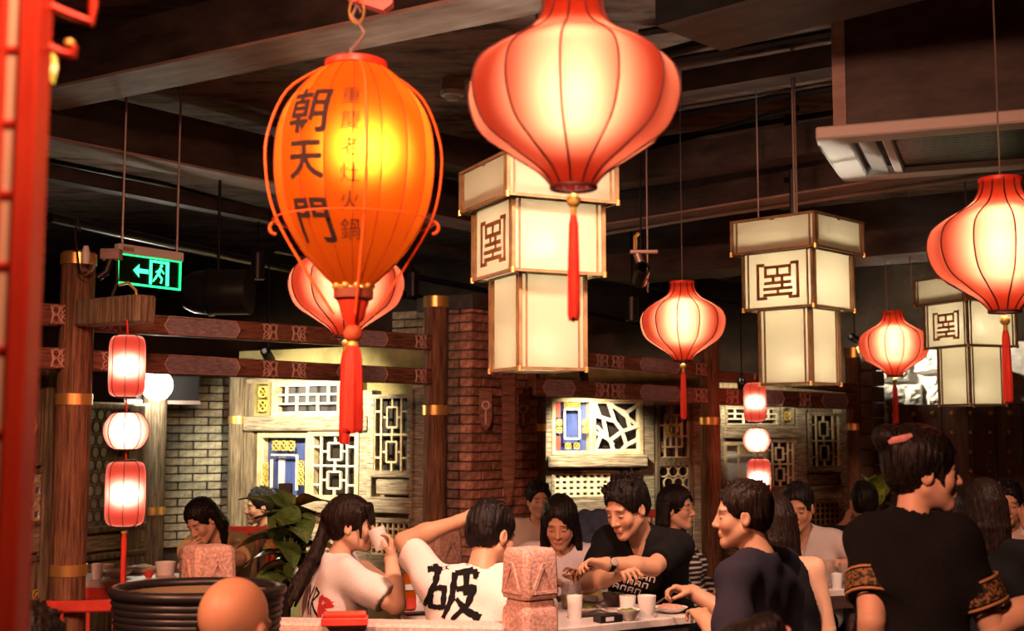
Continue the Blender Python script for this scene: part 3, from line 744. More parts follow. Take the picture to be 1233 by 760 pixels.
onion('small round red lantern hanging right of the first square lantern', 822, 388, 7.3, 103, LP, .52, (.28, .018))
onion('round red lantern with long tassel in front of the third square lantern', 1207, 297, 4.4, 175, LP, .05, (.26, .016))
onion('smallest round red lantern above the hostess with the hair bun', 1076, 415, 8.9, 84, LP, .25, (.28, .02))
# ------------------------------------------------------------------ orange egg lantern
def text_mesh(body, size=1.0, subdiv=2, bold=0.0):
    cu = bpy.data.curves.new('lettering', 'FONT'); cu.body = body; cu.size = size; cu.align_x = 'CENTER'; cu.align_y = 'CENTER'; cu.resolution_u = 3
    cu.offset = bold
    o = bpy.data.objects.new('lettering', cu); COL.objects.link(o)
    dg = bpy.context.evaluated_depsgraph_get()
    me = bpy.data.meshes.new_from_object(o.evaluated_get(dg))
    bpy.data.objects.remove(o)
    bm = bmesh.new(); bm.from_mesh(me); bmesh.ops.remove_doubles(bm, verts=bm.verts, dist=1e-5)
    bmesh.ops.triangulate(bm, faces=bm.faces)
    for _ in range(subdiv):
        es = [e for e in bm.edges if e.calc_length() > size * .12]
        if es: bmesh.ops.subdivide_edges(bm, edges=es, cuts=1); bmesh.ops.triangulate(bm, faces=bm.faces)
    vs_ = [tuple(v.co) for v in bm.verts]; fs = [tuple(v.index for v in f.verts) for f in bm.faces]
    bm.free(); bpy.data.meshes.remove(me)
    xs = [v[0] for v in vs_]; ys = [v[1] for v in vs_]; cx = (min(xs)+max(xs))/2; cy = (min(ys)+max(ys))/2
    return [(v[0]-cx, v[1]-cy) for v in vs_], fs
ED = 3.2; ER = 97 * ED / FPX
ec = P(427, 232, ED)
egg = thing('egg_lantern', 'large orange egg shaped lantern with black brush lettering and red tassel', 'lantern', ec, .0)
shade_parts(egg, EGG, ER, 18, MAT['silk_o'], M('orange rib', (.40, .05, .01), rough=.5), ER*.007, .012, 3, .1)
EP = interp(EGG, 12)
def egg_r(z):
    for i in range(len(EP) - 1):
        if EP[i][1] <= z <= EP[i+1][1]:
            f = (z - EP[i][1]) / (EP[i+1][1] - EP[i][1]); return EP[i][0] + (EP[i+1][0] - EP[i][0]) * f
    return .3
def egg_text(body, size, ang, z, m, bold=0.0, tilt=0.0):
    v, f = text_mesh(body, size, 2, bold); mb = MB()
    vv = []
    for x, y in v:
        zz = z + y + tilt * x; r = egg_r(zz / ER) * ER * 1.012 + .002; a = ang + x / r
        vv.append((r * math.cos(a), r * math.sin(a), zz))
    mb.add(vv, f); return mb.build('lettering', m, egg)
A0 = -PI/2
for ch, py, sz in (('朝', 148, .128), ('天', 208, .108), ('門', 276, .115)):
    egg_text(ch, sz, A0 - .50, (230 - py) * ED / FPX, MAT['ink'], .0022, -.06)
mfaint = M('faded brown ink', (.06, .006, .002), rough=.8)
for i, ch in enumerate('重慶老灶火鍋'):
    egg_text(ch, .052, A0 + .07, (230 - (132 + i * 31)) * ED / FPX, mfaint)
mo = M('orange wire', (.95, .16, .03), rough=.4)
MB().lathe([(ER*.36, ER*1.58), (ER*.40, ER*1.60), (ER*.40, ER*1.67), (ER*.34, ER*1.70)], 20).build('top_collar', MAT['redcloth'], egg, 40)
for k in range(4):
    a = .25 + k * PI/2
    pts = [(r*ER*1.10*math.cos(a), r*ER*1.10*math.sin(a), z*ER) for r, z in interp([(.38, 1.58), (.78, 1.26), (.99, .70), (1.0, .2), (.90, -.3), (.66, -.8), (.22, -1.55)], 5)]
    MB().tube(pts, ER*.018, 6).build('outer_wire', mo, egg, 60)
MB().tube([(ER*1.01*math.cos(2*PI*k/28), ER*1.01*math.sin(2*PI*k/28), -ER*.38) for k in range(28)], ER*.009, 5, True).build('waist_wire', mo, egg, 60)
for s in (-1, 1):
    MB().tube([(s*ER*(.98 + .08*math.sin(PI*k/8)), 0, ER*(-.45 - .08*math.cos(PI*k/8))) for k in range(9)], ER*.022, 6).build('wire_loop', mo, egg, 60)
for k in range(10):
    a = 2*PI*k/10; MB().ball((ER*.23*math.cos(a), ER*.23*math.sin(a), -ER*1.19), ER*.045, 8, 6).build('gold_bead', MAT['gilt'], egg, 60)
MB().lathe([(ER*.22, -ER*1.21), (ER*.25, -ER*1.23), (ER*.25, -ER*1.34), (ER*.20, -ER*1.37)], 16).build('bottom_collar', M('brown collar', (.20, .05, .02), rough=.6), egg, 40)
MB().lathe([(ER*.20, -ER*1.37), (ER*.14, -ER*1.58), (ER*.05, -ER*1.70)], 14).build('bottom_cone', MAT['redcloth'], egg, 50)
MB().ball((0, 0, -ER*1.78), ER*.12, 12, 8).build('tassel_knot', M('brown knot', (.35, .06, .02), (.5, .1, .03), 40, rough=.7), egg, 60)
tassel(egg, -ER*1.87, ER*1.10, ER*.135, ER*.06)
z0 = ER * 1.70
MB().tube([(-.012, 0, z0 - .02), (-.014, 0, z0 + .03), (.01, 0, z0 + .055), (.022, 0, z0 + .075), (.006, 0, z0 + .10), (-.012, 0, z0 + .12), (.0, 0, z0 + .15), (.012, 0, z0 + .13)], .005, 6).build('hook', MAT['steel'], egg, 60)
MB().tube([(.02*math.cos(2*PI*k/12), .0, z0 + .135 + .035*math.sin(2*PI*k/12)) for k in range(12)], .004, 6, True).build('chain_link', MAT['brass'], egg, 60)
MB().tube([(0, 0, z0 + .165), (0, 0, CZ - ec.z)], .004, 5).build('cord', MAT['steel'], egg)
bulb(egg, (.02, 0, ER*.50), 7.2, (1, .78, .5), .035)
t = thing('red_ornament', 'small red folded ornament hanging above the orange lantern hook', 'ornament', P(442, 2, 3.25))
MB().prism([(-.055, .03), (.07, .05), (.07, -.01), (.045, -.03), (-.01, -.012), (-.05, 0)], -.02, .02).build('folded_paper', MAT['redcloth'], t)
MB().tube([(0, 0, .03), (0, 0, CZ - P(442, 2, 3.25).z)], .003, 5).build('thread', MAT['redcloth'], t)
# ------------------------------------------------------------------ square paper lanterns
def motif(parent, w, h, hw, zb):
    mb = MB(); bt = .0115 * w / .3; y = -hw + .003
    def q_(x): return .5 + (x - .5) * .80
    def hbar(x0, x1, z):
        x0, x1, z = q_(x0), q_(x1), q_(z)
        mb.box((x0*w - hw - bt*.5, y - .003, zb + z*h - bt/2), (x1*w - hw + bt*.5, y, zb + z*h + bt/2))
    def vbar(x, z0, z1):
        x, z0, z1 = q_(x), q_(z0), q_(z1)
        mb.box((x*w - hw - bt/2, y - .003, zb + z0*h), (x*w - hw + bt/2, y, zb + z1*h))
    vbar(.14, .10, .84); vbar(.86, .10, .84); hbar(.14, .24, .84); hbar(.76, .86, .84); hbar(.14, .28, .10); hbar(.72, .86, .10)
    hbar(.28, .72, .78); vbar(.28, .58, .78); vbar(.5, .58, .78); vbar(.72, .62, .78); hbar(.28, .72, .58)
    vbar(.42, .42, .56); hbar(.28, .72, .43); vbar(.58, .30, .56)
    hbar(.26, .74, .30); vbar(.5, .16, .30); hbar(.26, .74, .17)
    return mb.build('printed_motif', MAT['motif'], parent)
def square_lantern(label, x, ybot, d, rz, k, power):
    c = P(x, ybot, d)
    t = thing('square_lantern', label, 'lantern', c, rz)
    boxes = [('column', .285*k, 0.0, .375*k), ('middle', .395*k, .375*k, .66*k), ('cap', .475*k, .66*k, .825*k)]
    for nm, w, z0, z1 in boxes:
        hw = w / 2; h = z1 - z0
        for q in range(4):
            o = MB().box((-hw + .008, -hw + .004, z0 + .006), (hw - .008, -hw + .006, z1 - .006)).build('paper_panel', MAT['paper'], t)
            o.rotation_euler = (0, 0, q * PI/2)
            if nm == 'middle' and q % 2 == 1:
                mo_ = motif(t, w, h, hw, z0); mo_.rotation_euler = (0, 0, q * PI/2)
        f = MB()
        for sx in (-1, 1):
            for sy in (-1, 1):
                f.box((sx*hw - .007, sy*hw - .007, z0), (sx*hw + .007, sy*hw + .007, z1))
                f.box((sx*(hw-.028) - .003, sy*hw - .004, z0), (sx*(hw-.028) + .003, sy*hw + .004, z1))
                f.box((sx*hw - .004, sy*(hw-.028) - .003, z0), (sx*hw + .004, sy*(hw-.028) + .003, z1))
        for zz in (z0, z1):
            for s in (-1, 1):
                f.box((-hw - .007, s*hw - .007, zz - .006), (hw + .007, s*hw + .007, zz + .006)); f.box((s*hw - .007, -hw, zz - .006), (s*hw + .007, hw, zz + .006))
        f.build('timber_frame', MAT['frameedge'], t)
        for sx in (-1, 1):
            for sy in (-1, 1): MB().lathe([(.009, z0 - .012), (.009, z0 + .01)], 8, (sx*(hw + .003), sy*(hw + .003), 0)).build('brass_corner', MAT['brass'], t, 40)
    w1, w2, w3 = .285*k/2, .395*k/2, .475*k/2
    def annulus(wi, wo, z, nm):
        a = MB()
        a.box((-wo, -wo, z), (wo, -wi, z + .004)).box((-wo, wi, z), (wo, wo, z + .004)).box((-wo, -wi, z), (-wi, wi, z + .004)).box((wi, -wi, z), (wo, wi, z + .004))
        a.build(nm, MAT['paper'], t)
    annulus(w1 - .01, w2, .377*k, 'step_panel'); annulus(w2 - .01, w3, .662*k, 'step_panel')
    MB().box((-w1 + .01, -w1 + .01, .004), (w1 - .01, w1 - .01, .007)).build('bottom_panel', MAT['paper'], t)
    MB().box((-w3, -.012, .812*k), (w3, .012, .822*k)).box((-.012, -w3, .812*k), (.012, w3, .822*k)).build('top_cross', MAT['frameedge'], t)
    MB().tube([(0, 0, .82*k), (0, 0, CZ - c.z)], .006, 6).build('rod', MAT['steel'], t)
    bulb(t, (0, 0, .50*k), power, (1, .90, .74), .05)
    bulb(t, (0, 0, .10*k), power * .18, (1, .90, .74), .03)
    return t
square_lantern('largest square cream paper lantern with brown motif under the big red lantern', 647, 446, 5.0, math.radians(24.6), 1.0, 9.0)
square_lantern('square cream paper lantern with brown motif hanging beside the beam at centre right', 964, 463, 6.3, math.radians(46), 1.0, 9.0)
square_lantern('square cream paper lantern partly behind the round red lantern with long tassel', 1171, 488, 8.1, math.radians(22), 1.0, 9.0)
# ------------------------------------------------------------------ stacked lantern strings
def lantern_string(label, d, items, top, power, tas_y=None):
    x0, y0 = top
    t = thing('lantern_string', label, 'lantern', P(x0, y0, d))
    org = t.location.copy(); prev = Vector((0, 0, 0))
    for (x, ya, yb, wpx, kind) in items:
        c = P(x, (ya + yb) / 2, d) - org; R = wpx / 2 * d / FPX; hh = (yb - ya) / 2 * d / FPX
        prof = BARREL if kind == 'b' else BALL
        zs = hh / R / (1.0 if kind == 'b' else .8)
        b = link('lantern_shade', None, t); b.location = c; b.scale = (1, 1, zs)
        shade_parts(b, prof, R, 8, MAT['silk_p'], MAT['rib'], R*.02, .015, 4, PI/8 + .2)
        top_r = R * prof[-1][0]; zt_ = R * prof[-1][1]
        for s in (-1, 1): MB().lathe([(top_r*1.05, s*zt_ - .004), (top_r*1.05, s*zt_ + .004)], 16).build('end_ring', MAT['rib'], b, 40)
        MB().tube([prev, c + Vector((0, 0, hh))], .004, 5).build('cord', MAT['redcloth'], t)
        prev = c + Vector((0, 0, -hh))
        bulb(b, (0, 0, 0), power, (1, .80, .65), R*.5)
    if tas_y:
        MB().ball(prev + Vector((0, 0, -.02)), .018, 8, 6).build('gold_bead', MAT['gilt'], t, 60)
        L = (tas_y - items[-1][2]) * d / FPX - .05
        mb = MB().tube([prev + Vector((0, 0, -.03)), prev + Vector((0, 0, -.06)), prev + Vector((0, 0, -.05 - L))], [.008, .013, .012], 10); mb.build('tassel_threads', MAT['tassel'], t, 50)
    return t
lantern_string('string of three pinkish red lanterns hanging from the bracket on the thick log pillar', 5.75, [(153, 404, 478, 43, 'b'), (152, 497, 541, 53, 'o'), (151, 556, 633, 47, 'b')], (153, 385), 3.7, 706)
ls = lantern_string('string of three pinkish red lanterns in front of the pale frosted window', 9.9, [(909, 461, 508, 27, 'b'), (911, 516, 544, 33, 'o'), (914, 553, 600, 28, 'b')], (909, 450), 4.0)
MB().tube([(0, 0, 0), P(909, 457, 10.56) - P(909, 450, 9.9)], .014, 6).build('bracket_arm', MAT['blackmetal'], ls)
# ------------------------------------------------------------------ globe lamp
t = thing('globe_lamp', 'bright white globe lamp on the dark board behind the lantern string', 'lamp', P(189, 464, 9.3))
MB().ball((0, 0, 0), .115, 20, 12).build('globe', M_glow('lit opal glass', (1, .93, .76), 30), t, 60)
MB().lathe([(.05, .10), (.06, .11), (.06, .15)], 14).build('cap', MAT['gilt'], t, 40)
MB().tube([(0, 0, .14), (0, .12, .22), (0, .22, .22)], .012, 6).build('arm', MAT['blackmetal'], t, 50)
# ------------------------------------------------------------------ exit sign
ex_d = 6.5
a = P(140, 343, ex_d); b = P(217, 348, ex_d + .35)
dv = b - a; L = math.hypot(dv.x, dv.y); hgt = 37 * ex_d / FPX
t = thing('exit_sign', 'hanging green lit glass exit sign with arrow and running figure', 'sign', P(140, 341, ex_d), math.atan2(dv.y, dv.x))
MB().box((.006, -.004, .006), (L - .006, .004, hgt - .0)).build('glass_plate', M_glass('dark green tinted glass', (.20, .34, .24)), t)
gl = M_glow('green lit print', (.02, 1.0, .22), 1.3); gb = M_glow('bright green print', (.04, 1.0, .26), 1.9)
f = MB().box((0, -.006, 0), (.010, .006, hgt)).box((L - .010, -.006, 0), (L, .006, hgt)).box((0, -.006, 0), (L, .006, .010)).box((0, -.006, hgt - .006), (L, .006, hgt))
f.build('lit_edge', gl, t)
y0 = -.007
MB().prism([(L*.24, hgt*.5), (L*.33, hgt*.72), (L*.33, hgt*.57), (L*.47, hgt*.57), (L*.47, hgt*.43), (L*.33, hgt*.43), (L*.33, hgt*.28)][::-1], y0, y0 + .002).build('arrow', gb, t)
d_ = MB()
for lo, hi in (((.49, .10), (.53, .92)), ((.49, .84), (.80, .92)), ((.75, .10), (.80, .92))): d_.box((L*lo[0], y0, hgt*lo[1]), (L*hi[0], y0 + .002, hgt*hi[1]))
d_.build('door_symbol', gb, t)
r_ = MB().ball((L*.675, y0, hgt*.76), hgt*.06, 10, 6, (1, .1, 1))
for p, q, w in (((.665, .68), (.63, .45), .10), ((.66, .64), (.59, .52), .055), ((.665, .64), (.72, .50), .055), ((.63, .46), (.69, .32), .07), ((.69, .32), (.67, .16), .06), ((.62, .46), (.58, .30), .07), ((.58, .30), (.545, .20), .06)):
    r_.bar((L*p[0], y0, hgt*p[1]), (L*q[0], y0, hgt*q[1]), hgt*w, .002, (0, 1, 0))
r_.build('running_figure', gb, t)
MB().box((-.004, -.022, hgt), (L + .004, .022, hgt + .05)).build('lamp_housing', MAT['whiteplastic'], t, None, .004)
MB().box((.02, -.0235, hgt + .014), (.09, -.021, hgt + .036)).build('rating_label', MAT['ductlight'], t)
zt_ = CZ - t.location.z
for u in (.03, L - .03): MB().tube([(u, 0, hgt + .05), (u, 0, zt_)], .007, 6).build('hanger_rod', MAT['steel'], t)
# ------------------------------------------------------------------ track spots
def spot(label, x, y, d, aim, power, ang=70, size=.05, r=.035, L=.13, col=(1, .86, .60), rod=True, lit=True, blend=.7):
    p = P(x, y, d); aim = Vector(aim); q = (aim - p).normalized()
    t = thing('spotlight', label, 'spotlight', p)
    rot = q.to_track_quat('-Z', 'Y').to_euler()
    h = link('lamp_head', None, t); h.rotation_euler = rot
    MB().lathe([(r*.6, L/2), (r*.95, L*.42), (r, L*.3), (r, -L/2), (r*.86, -L/2), (r*.80, -L*.3), (.0, -L*.3)], 14, cap=False).build('can', MAT['black'], h, 40)
    MB().lathe([(0, -L*.29), (r*.8, -L*.31)], 12, cap=False).build('lens', MAT['lens'] if lit else MAT['darkroom'], h)
    if rod: MB().tube([(0, 0, 0), (0, 0, CZ - p.z)], .006, 6).build('rod', MAT['blackmetal'], t)
    if not lit: return t
    l = bpy.data.lights.new('spot_beam', 'SPOT'); l.energy = power; l.color = col; l.spot_size = math.radians(ang); l.spot_blend = blend; l.shadow_soft_size = size
    o = link('spot_beam', l, h); o.location = (0, 0, -L*.6)
    return t
MAT['lens'] = M_glow('lamp lens', (1, .9, .7), 5)
def onwall(wl, x, y):
    u, z = wl.uz(x, y); return wl.a + wl.dir * u + Vector((0, 0, z))
spot('black spotlight between the carved beams aimed at the meander lattice window', 322, 428, 8.35, onwall(wa, 385, 530), 165, 80)
spot('black spotlight under the carved beam aimed at the cracked ice window', 703, 452, 9.8, onwall(wb, 712, 548), 72, 78)
spot('black spotlight under the beam aimed at the frosted window', 893, 462, 10.3, onwall(wc, 900, 530), 165, 80)
spot('black spotlight above the greyish pillar lighting the rock wall', 1029, 408, 11.2, onwall(wr, 1105, 455), 150, 110)
# the larger spotlight on its rod beside the small round lantern
t = spot('black cylinder spotlight clamped to a thin rod left of the small round lantern', 772, 330, 6.6, P(752, 400, 7.4), 0, 60, L=.17, r=.045, lit=False)
p = t.location
MB().tube([(.035, 0, -.10), (.035, 0, CZ - p.z)], .005, 6).build('suspension_rod', MAT['steel'], t)
MB().box((-.06, -.012, .11), (.09, .012, .13)).build('clamp_plate', MAT['steel'], t, None, .003)
MB().tube([(-.03, 0, .12), (-.03, 0, .20), (-.01, 0, .22)], .012, 6).build('clamp_screw', MAT['brass'], t, 50)
MB().tube([(0, 0, .05), (-.02, 0, .11)], .022, 8).build('yoke', MAT['steel'], t, 50)
def downlight(label, x, y, d, ztop=None):
    p = P(x, y, d); t = thing('downlight', label, 'downlight', p)
    MB().lathe([(.045, -.005), (.05, 0), (.05, .18), (.03, .2)], 14).build('can', MAT['black'], t, 40)
    MB().lathe([(0, -.001), (.04, -.001)], 14, cap=False).build('lens', M_glow('bluish lens', (.55, .55, 1.0), 3.5), t)
    MB().tube([(0, 0, .2), (0, 0, (ztop or CZ) - p.z)], .008, 6).build('rod', MAT['blackmetal'], t)
downlight('small black downlight with bluish lens behind the loudspeaker', 310, 336, 8.6, 3.015)
downlight('small black downlight with bluish lens above the banded pillar', 497, 357, 9.4)
downlight('small black downlight with bluish lens left of small round lantern', 761, 386, 9.6)
# unseen lamps around the camera, standing in for red lanterns over near tables
def ceil_spot(x, y, z, aim, power, col, ang=75, size=.12, what='', lamp='ceiling_downlight_offscreen'):
    t = thing('unseen_ceiling_lamp', 'unseen black lamp can standing in for red lanterns ' + what, 'downlight', (x, y, z))
    h = link('lamp_head', None, t); h.rotation_euler = (Vector(aim) - Vector((x, y, z))).normalized().to_track_quat('-Z', 'Y').to_euler()
    MB().lathe([(.08, .1), (.09, .06), (.09, -.08), (.08, -.08), (.075, -.03)], 16, cap=False).build('can', MAT['black'], h, 40)
    l = bpy.data.lights.new(lamp, 'SPOT'); l.energy = power; l.color = col; l.spot_size = math.radians(ang); l.spot_blend = .8; l.shadow_soft_size = size
    link(lamp, l, h).location = (0, 0, -.1)
    MB().tube([(0, 0, 0), (0, 0, CZ - z)], .01, 6).build('rod', MAT['blackmetal'], t)
ceil_spot(-2.4, 1.6, 3.2, (-.6, 5.0, .9), 330, (1, .40, .23), 70, what='over the aisle behind the red lacquer post', lamp='aisle_downlight_left_offscreen')
ceil_spot(-.3, 1.0, 3.2, (.3, 4.6, .9), 260, (1, .42, .26), 110, what='over the aisle beside the largest round lantern', lamp='aisle_downlight_front_offscreen')
ceil_spot(.2, 3.9, 3.2, (.3, 5.2, .8), 200, (1, .58, .42), 80, what='above the dining table with cups', lamp='table_downlight_above_offscreen')
ceil_spot(2.6, 4.2, 3.2, (2.0, 5.8, .8), 130, (1, .58, .42), 80, what='above the hostess', lamp='table_downlight_right_offscreen')

# ================================================================== people: blended volumes turned into one surface
def V(*a): return np.array(a, dtype=np.float64)
def unit(a): a = np.asarray(a, float); return a / (np.linalg.norm(a) + 1e-12)
class Field:
    def __init__(s, lo, hi, h):
        s.h = h; s.lo = np.asarray(lo, float)
        s.n = [int(math.ceil((hi[i] - lo[i]) / h)) + 1 for i in range(3)]
        s.ax = [(s.lo[i] + np.arange(s.n[i]) * h).astype(np.float32) for i in range(3)]
        s.g = np.full(s.n, 1.0, np.float32)
    def sub_box(s, lo, hi, pad):
        sl = []; ok = True
        for i in range(3):
            a = int(max(0, math.floor((lo[i] - pad - s.lo[i]) / s.h))); b = int(min(s.n[i], math.ceil((hi[i] + pad - s.lo[i]) / s.h) + 1))
            if b <= a: ok = False
            sl.append(slice(a, b))
        if not ok: return None, None
        X = s.ax[0][sl[0]][:, None, None]; Y = s.ax[1][sl[1]][None, :, None]; Z = s.ax[2][sl[2]][None, None, :]
        return tuple(sl), (X, Y, Z)
    def put(s, sl, d, k, op):
        g = s.g[sl]
        if op == 'u':
            if k <= 0: s.g[sl] = np.minimum(g, d); return
            hh = np.clip(.5 + .5 * (d - g) / k, 0, 1); s.g[sl] = d + (g - d) * hh - k * hh * (1 - hh)
        else:
            d = -d; k = max(k, 1e-5)
            hh = np.clip(.5 - .5 * (d - g) / k, 0, 1); s.g[sl] = d + (g - d) * hh + k * hh * (1 - hh)
    def cone(s, a, b, ra, rb, k=.01, op='u', clip=(), flat=None):
        a = np.asarray(a, float); b = np.asarray(b, float); R = max(ra, rb)
        lo = np.minimum(a, b) - R; hi = np.maximum(a, b) + R
        sl, c = s.sub_box(lo, hi, k + 2.5 * s.h)
        if sl is None: return
        d = b - a; L2 = float(d @ d) + 1e-12
        px, py, pz = c[0] - np.float32(a[0]), c[1] - np.float32(a[1]), c[2] - np.float32(a[2])
        t = np.clip((px * d[0] + py * d[1] + pz * d[2]) / L2, 0, 1).astype(np.float32)
        q = np.sqrt((px - t * d[0])**2 + (py - t * d[1])**2 + (pz - t * d[2])**2) - (ra + (rb - ra) * t)
        for (p, n) in clip:
            n = unit(n); q = np.maximum(q, (c[0] - p[0]) * n[0] + (c[1] - p[1]) * n[1] + (c[2] - p[2]) * n[2])
        s.put(sl, q.astype(np.float32), k, op)
    def ell(s, c0, r, R=None, k=.01, op='u', clip=()):
        c0 = np.asarray(c0, float); r = np.asarray(r, float); rm = r.max()
        sl, c = s.sub_box(c0 - rm, c0 + rm, k + 2.5 * s.h)
        if sl is None: return
        px, py, pz = c[0] - np.float32(c0[0]), c[1] - np.float32(c0[1]), c[2] - np.float32(c0[2])
        if R is None: R = np.eye(3)
        l = [px * R[0, i] + py * R[1, i] + pz * R[2, i] for i in range(3)]
        k0 = np.sqrt(sum((l[i] / r[i])**2 for i in range(3))); k1 = np.sqrt(sum((l[i] / r[i]**2)**2 for i in range(3))) + 1e-6
        q = k0 * (k0 - 1) / k1
        for (p, n) in clip:
            n = unit(n); q = np.maximum(q, (c[0] - p[0]) * n[0] + (c[1] - p[1]) * n[1] + (c[2] - p[2]) * n[2])
        s.put(sl, q.astype(np.float32), k, op)
    def cut(s, p, n):
        n = unit(n)
        s.g = np.maximum(s.g, ((s.ax[0][:, None, None] - p[0]) * n[0] + (s.ax[1][None, :, None] - p[1]) * n[1] + (s.ax[2][None, None, :] - p[2]) * n[2]).astype(np.float32))
    def ripple(s, waves):
        for (dv, wl, amp, ph) in waves:
            dv = unit(dv) * (2 * PI / wl)
            s.g += (amp * np.sin(s.ax[0][:, None, None] * dv[0] + s.ax[1][None, :, None] * dv[1] + s.ax[2][None, None, :] * dv[2] + ph)).astype(np.float32)
    def nets(s):
        g = s.g; sg = g < 0
        n0, n1, n2 = s.n
        cnt = np.zeros((n0-1, n1-1, n2-1), np.int8)
        for i in (0, 1):
            for j in (0, 1):
                for k in (0, 1): cnt += sg[i:n0-1+i, j:n1-1+j, k:n2-1+k]
        act = (cnt > 0) & (cnt < 8); idx = np.argwhere(act)
        if len(idx) == 0: return np.zeros((0, 3)), np.zeros((0, 4), int)
        vid = np.full(act.shape, -1, np.int64); vid[act] = np.arange(len(idx))
        acc = np.zeros((len(idx), 3)); num = np.zeros(len(idx))
        cor = [(i, j, k) for i in (0, 1) for j in (0, 1) for k in (0, 1)]
        val = {c: g[idx[:, 0]+c[0], idx[:, 1]+c[1], idx[:, 2]+c[2]].astype(np.float64) for c in cor}
        for c in cor:
            for axx in range(3):
                if c[axx]: continue
                c2 = list(c); c2[axx] = 1; c2 = tuple(c2)
                a, b = val[c], val[c2]; m = (a < 0) != (b < 0)
                t = np.where(m, a / np.where(m, a - b, 1), 0)
                p = np.tile(np.array(c, float), (len(idx), 1)); p[:, axx] += t
                acc[m] += p[m]; num[m] += 1
        v = s.lo + (idx + acc / num[:, None]) * s.h
        quads = []
        for axx in range(3):
            o = [(axx+1) % 3, (axx+2) % 3]
            A = [slice(None)]*3; B = [slice(None)]*3
            A[axx] = slice(0, -1); B[axx] = slice(1, None)
            ch = sg[tuple(A)] != sg[tuple(B)]
            e = np.argwhere(ch)
            ok = (e[:, o[0]] > 0) & (e[:, o[1]] > 0) & (e[:, o[0]] < s.n[o[0]]-1) & (e[:, o[1]] < s.n[o[1]]-1)
            e = e[ok]
            if not len(e): continue
            inside = sg[e[:, 0], e[:, 1], e[:, 2]]
            q = []
            for (da, db) in ((-1, -1), (0, -1), (0, 0), (-1, 0)):
                f = e.copy(); f[:, o[0]] += da; f[:, o[1]] += db
                q.append(vid[f[:, 0], f[:, 1], f[:, 2]])
            q = np.stack(q, 1); q[~inside] = q[~inside][:, ::-1]
            quads.append(q)
        return v, np.concatenate(quads) if quads else np.zeros((0, 4), int)
def np_mesh(name, parts, mats, mask=None):
    vs_ = []; qs = []; n = 0
    for v, q in parts:
        vs_.append(v); qs.append(q + n); n += len(v)
    v = np.concatenate(vs_); q = np.concatenate(qs)
    me = bpy.data.meshes.new(name)
    me.vertices.add(len(v)); me.vertices.foreach_set('co', v.astype(np.float32).ravel())
    me.loops.add(len(q) * 4); me.loops.foreach_set('vertex_index', q.astype(np.int32).ravel())
    me.polygons.add(len(q)); me.polygons.foreach_set('loop_start', (np.arange(len(q)) * 4).astype(np.int32))
    me.update(calc_edges=True); me.validate()
    me.polygons.foreach_set('use_smooth', np.ones(len(me.polygons), bool))
    for m in mats: me.materials.append(m)
    if mask is not None:
        at = me.color_attributes.new('paint', 'FLOAT_COLOR', 'POINT')
        if len(at.data) == len(v): at.data.foreach_set('color', mask.astype(np.float32).ravel())
    return me, v, q
def M_skin(name, c):
    m, nt, out = _mat(name)
    b = N(nt, 'ShaderNodeBsdfPrincipled', i_Roughness=.5); b.inputs['Specular IOR Level'].default_value = .35
    b.inputs['Subsurface Weight'].default_value = .08; b.inputs['Subsurface Radius'].default_value = (.01, .004, .002); b.inputs['Subsurface Scale'].default_value = 1
    at = N(nt, 'ShaderNodeVertexColor'); at.layer_name = 'paint'
    sp = N(nt, 'ShaderNodeSeparateColor'); nt.links.new(at.outputs[0], sp.inputs[0])
    nz = N(nt, 'ShaderNodeTexNoise', i_Scale=14.0); tc = N(nt, 'ShaderNodeTexCoord'); nt.links.new(tc.outputs['Object'], nz.inputs['Vector'])
    m0 = N(nt, 'ShaderNodeMix', data_type='RGBA'); m0.inputs[6].default_value = c4([x * .92 for x in c]); m0.inputs[7].default_value = c4([min(1, x * 1.06) for x in c]); nt.links.new(nz.outputs[0], m0.inputs[0])
    m1 = N(nt, 'ShaderNodeMix', data_type='RGBA'); nt.links.new(sp.outputs[1], m1.inputs[0]); nt.links.new(m0.outputs[2], m1.inputs[6]); m1.inputs[7].default_value = (.50, .13, .10, 1)
    m2 = N(nt, 'ShaderNodeMix', data_type='RGBA'); nt.links.new(sp.outputs[0], m2.inputs[0]); nt.links.new(m1.outputs[2], m2.inputs[6]); m2.inputs[7].default_value = (.02, .012, .01, 1)
    nt.links.new(m2.outputs[2], b.inputs['Base Color']); nt.links.new(b.outputs[0], out.inputs[0]); return m
SKIN = {k: M_skin('skin ' + k, c) for k, c in {'fair': (.62,.37,.25), 'mid': (.52,.285,.175), 'tan': (.43,.22,.125)}.items()}
def M_hair(name, c1, c2):
    m, nt, out = _mat(name)
    b = N(nt, 'ShaderNodeBsdfPrincipled', i_Roughness=.42); b.inputs['Specular IOR Level'].default_value = .14
    tc = N(nt, 'ShaderNodeTexCoord'); mp = N(nt, 'ShaderNodeMapping'); mp.inputs['Scale'].default_value = (1, 1, .12); nt.links.new(tc.outputs['Object'], mp.inputs[0])
    nz = N(nt, 'ShaderNodeTexNoise', i_Scale=170.0, i_Detail=3.0); nt.links.new(mp.outputs[0], nz.inputs['Vector'])
    cr = N(nt, 'ShaderNodeValToRGB'); cr.color_ramp.elements[0].position = .35; cr.color_ramp.elements[1].position = .7
    cr.color_ramp.elements[0].color = c4(c1); cr.color_ramp.elements[1].color = c4(c2); nt.links.new(nz.outputs[0], cr.inputs[0]); nt.links.new(cr.outputs[0], b.inputs['Base Color'])
    bp = N(nt, 'ShaderNodeBump', i_Strength=.7, i_Distance=.006); nt.links.new(nz.outputs[0], bp.inputs['Height']); nt.links.new(bp.outputs[0], b.inputs['Normal'])
    nt.links.new(b.outputs[0], out.inputs[0]); return m
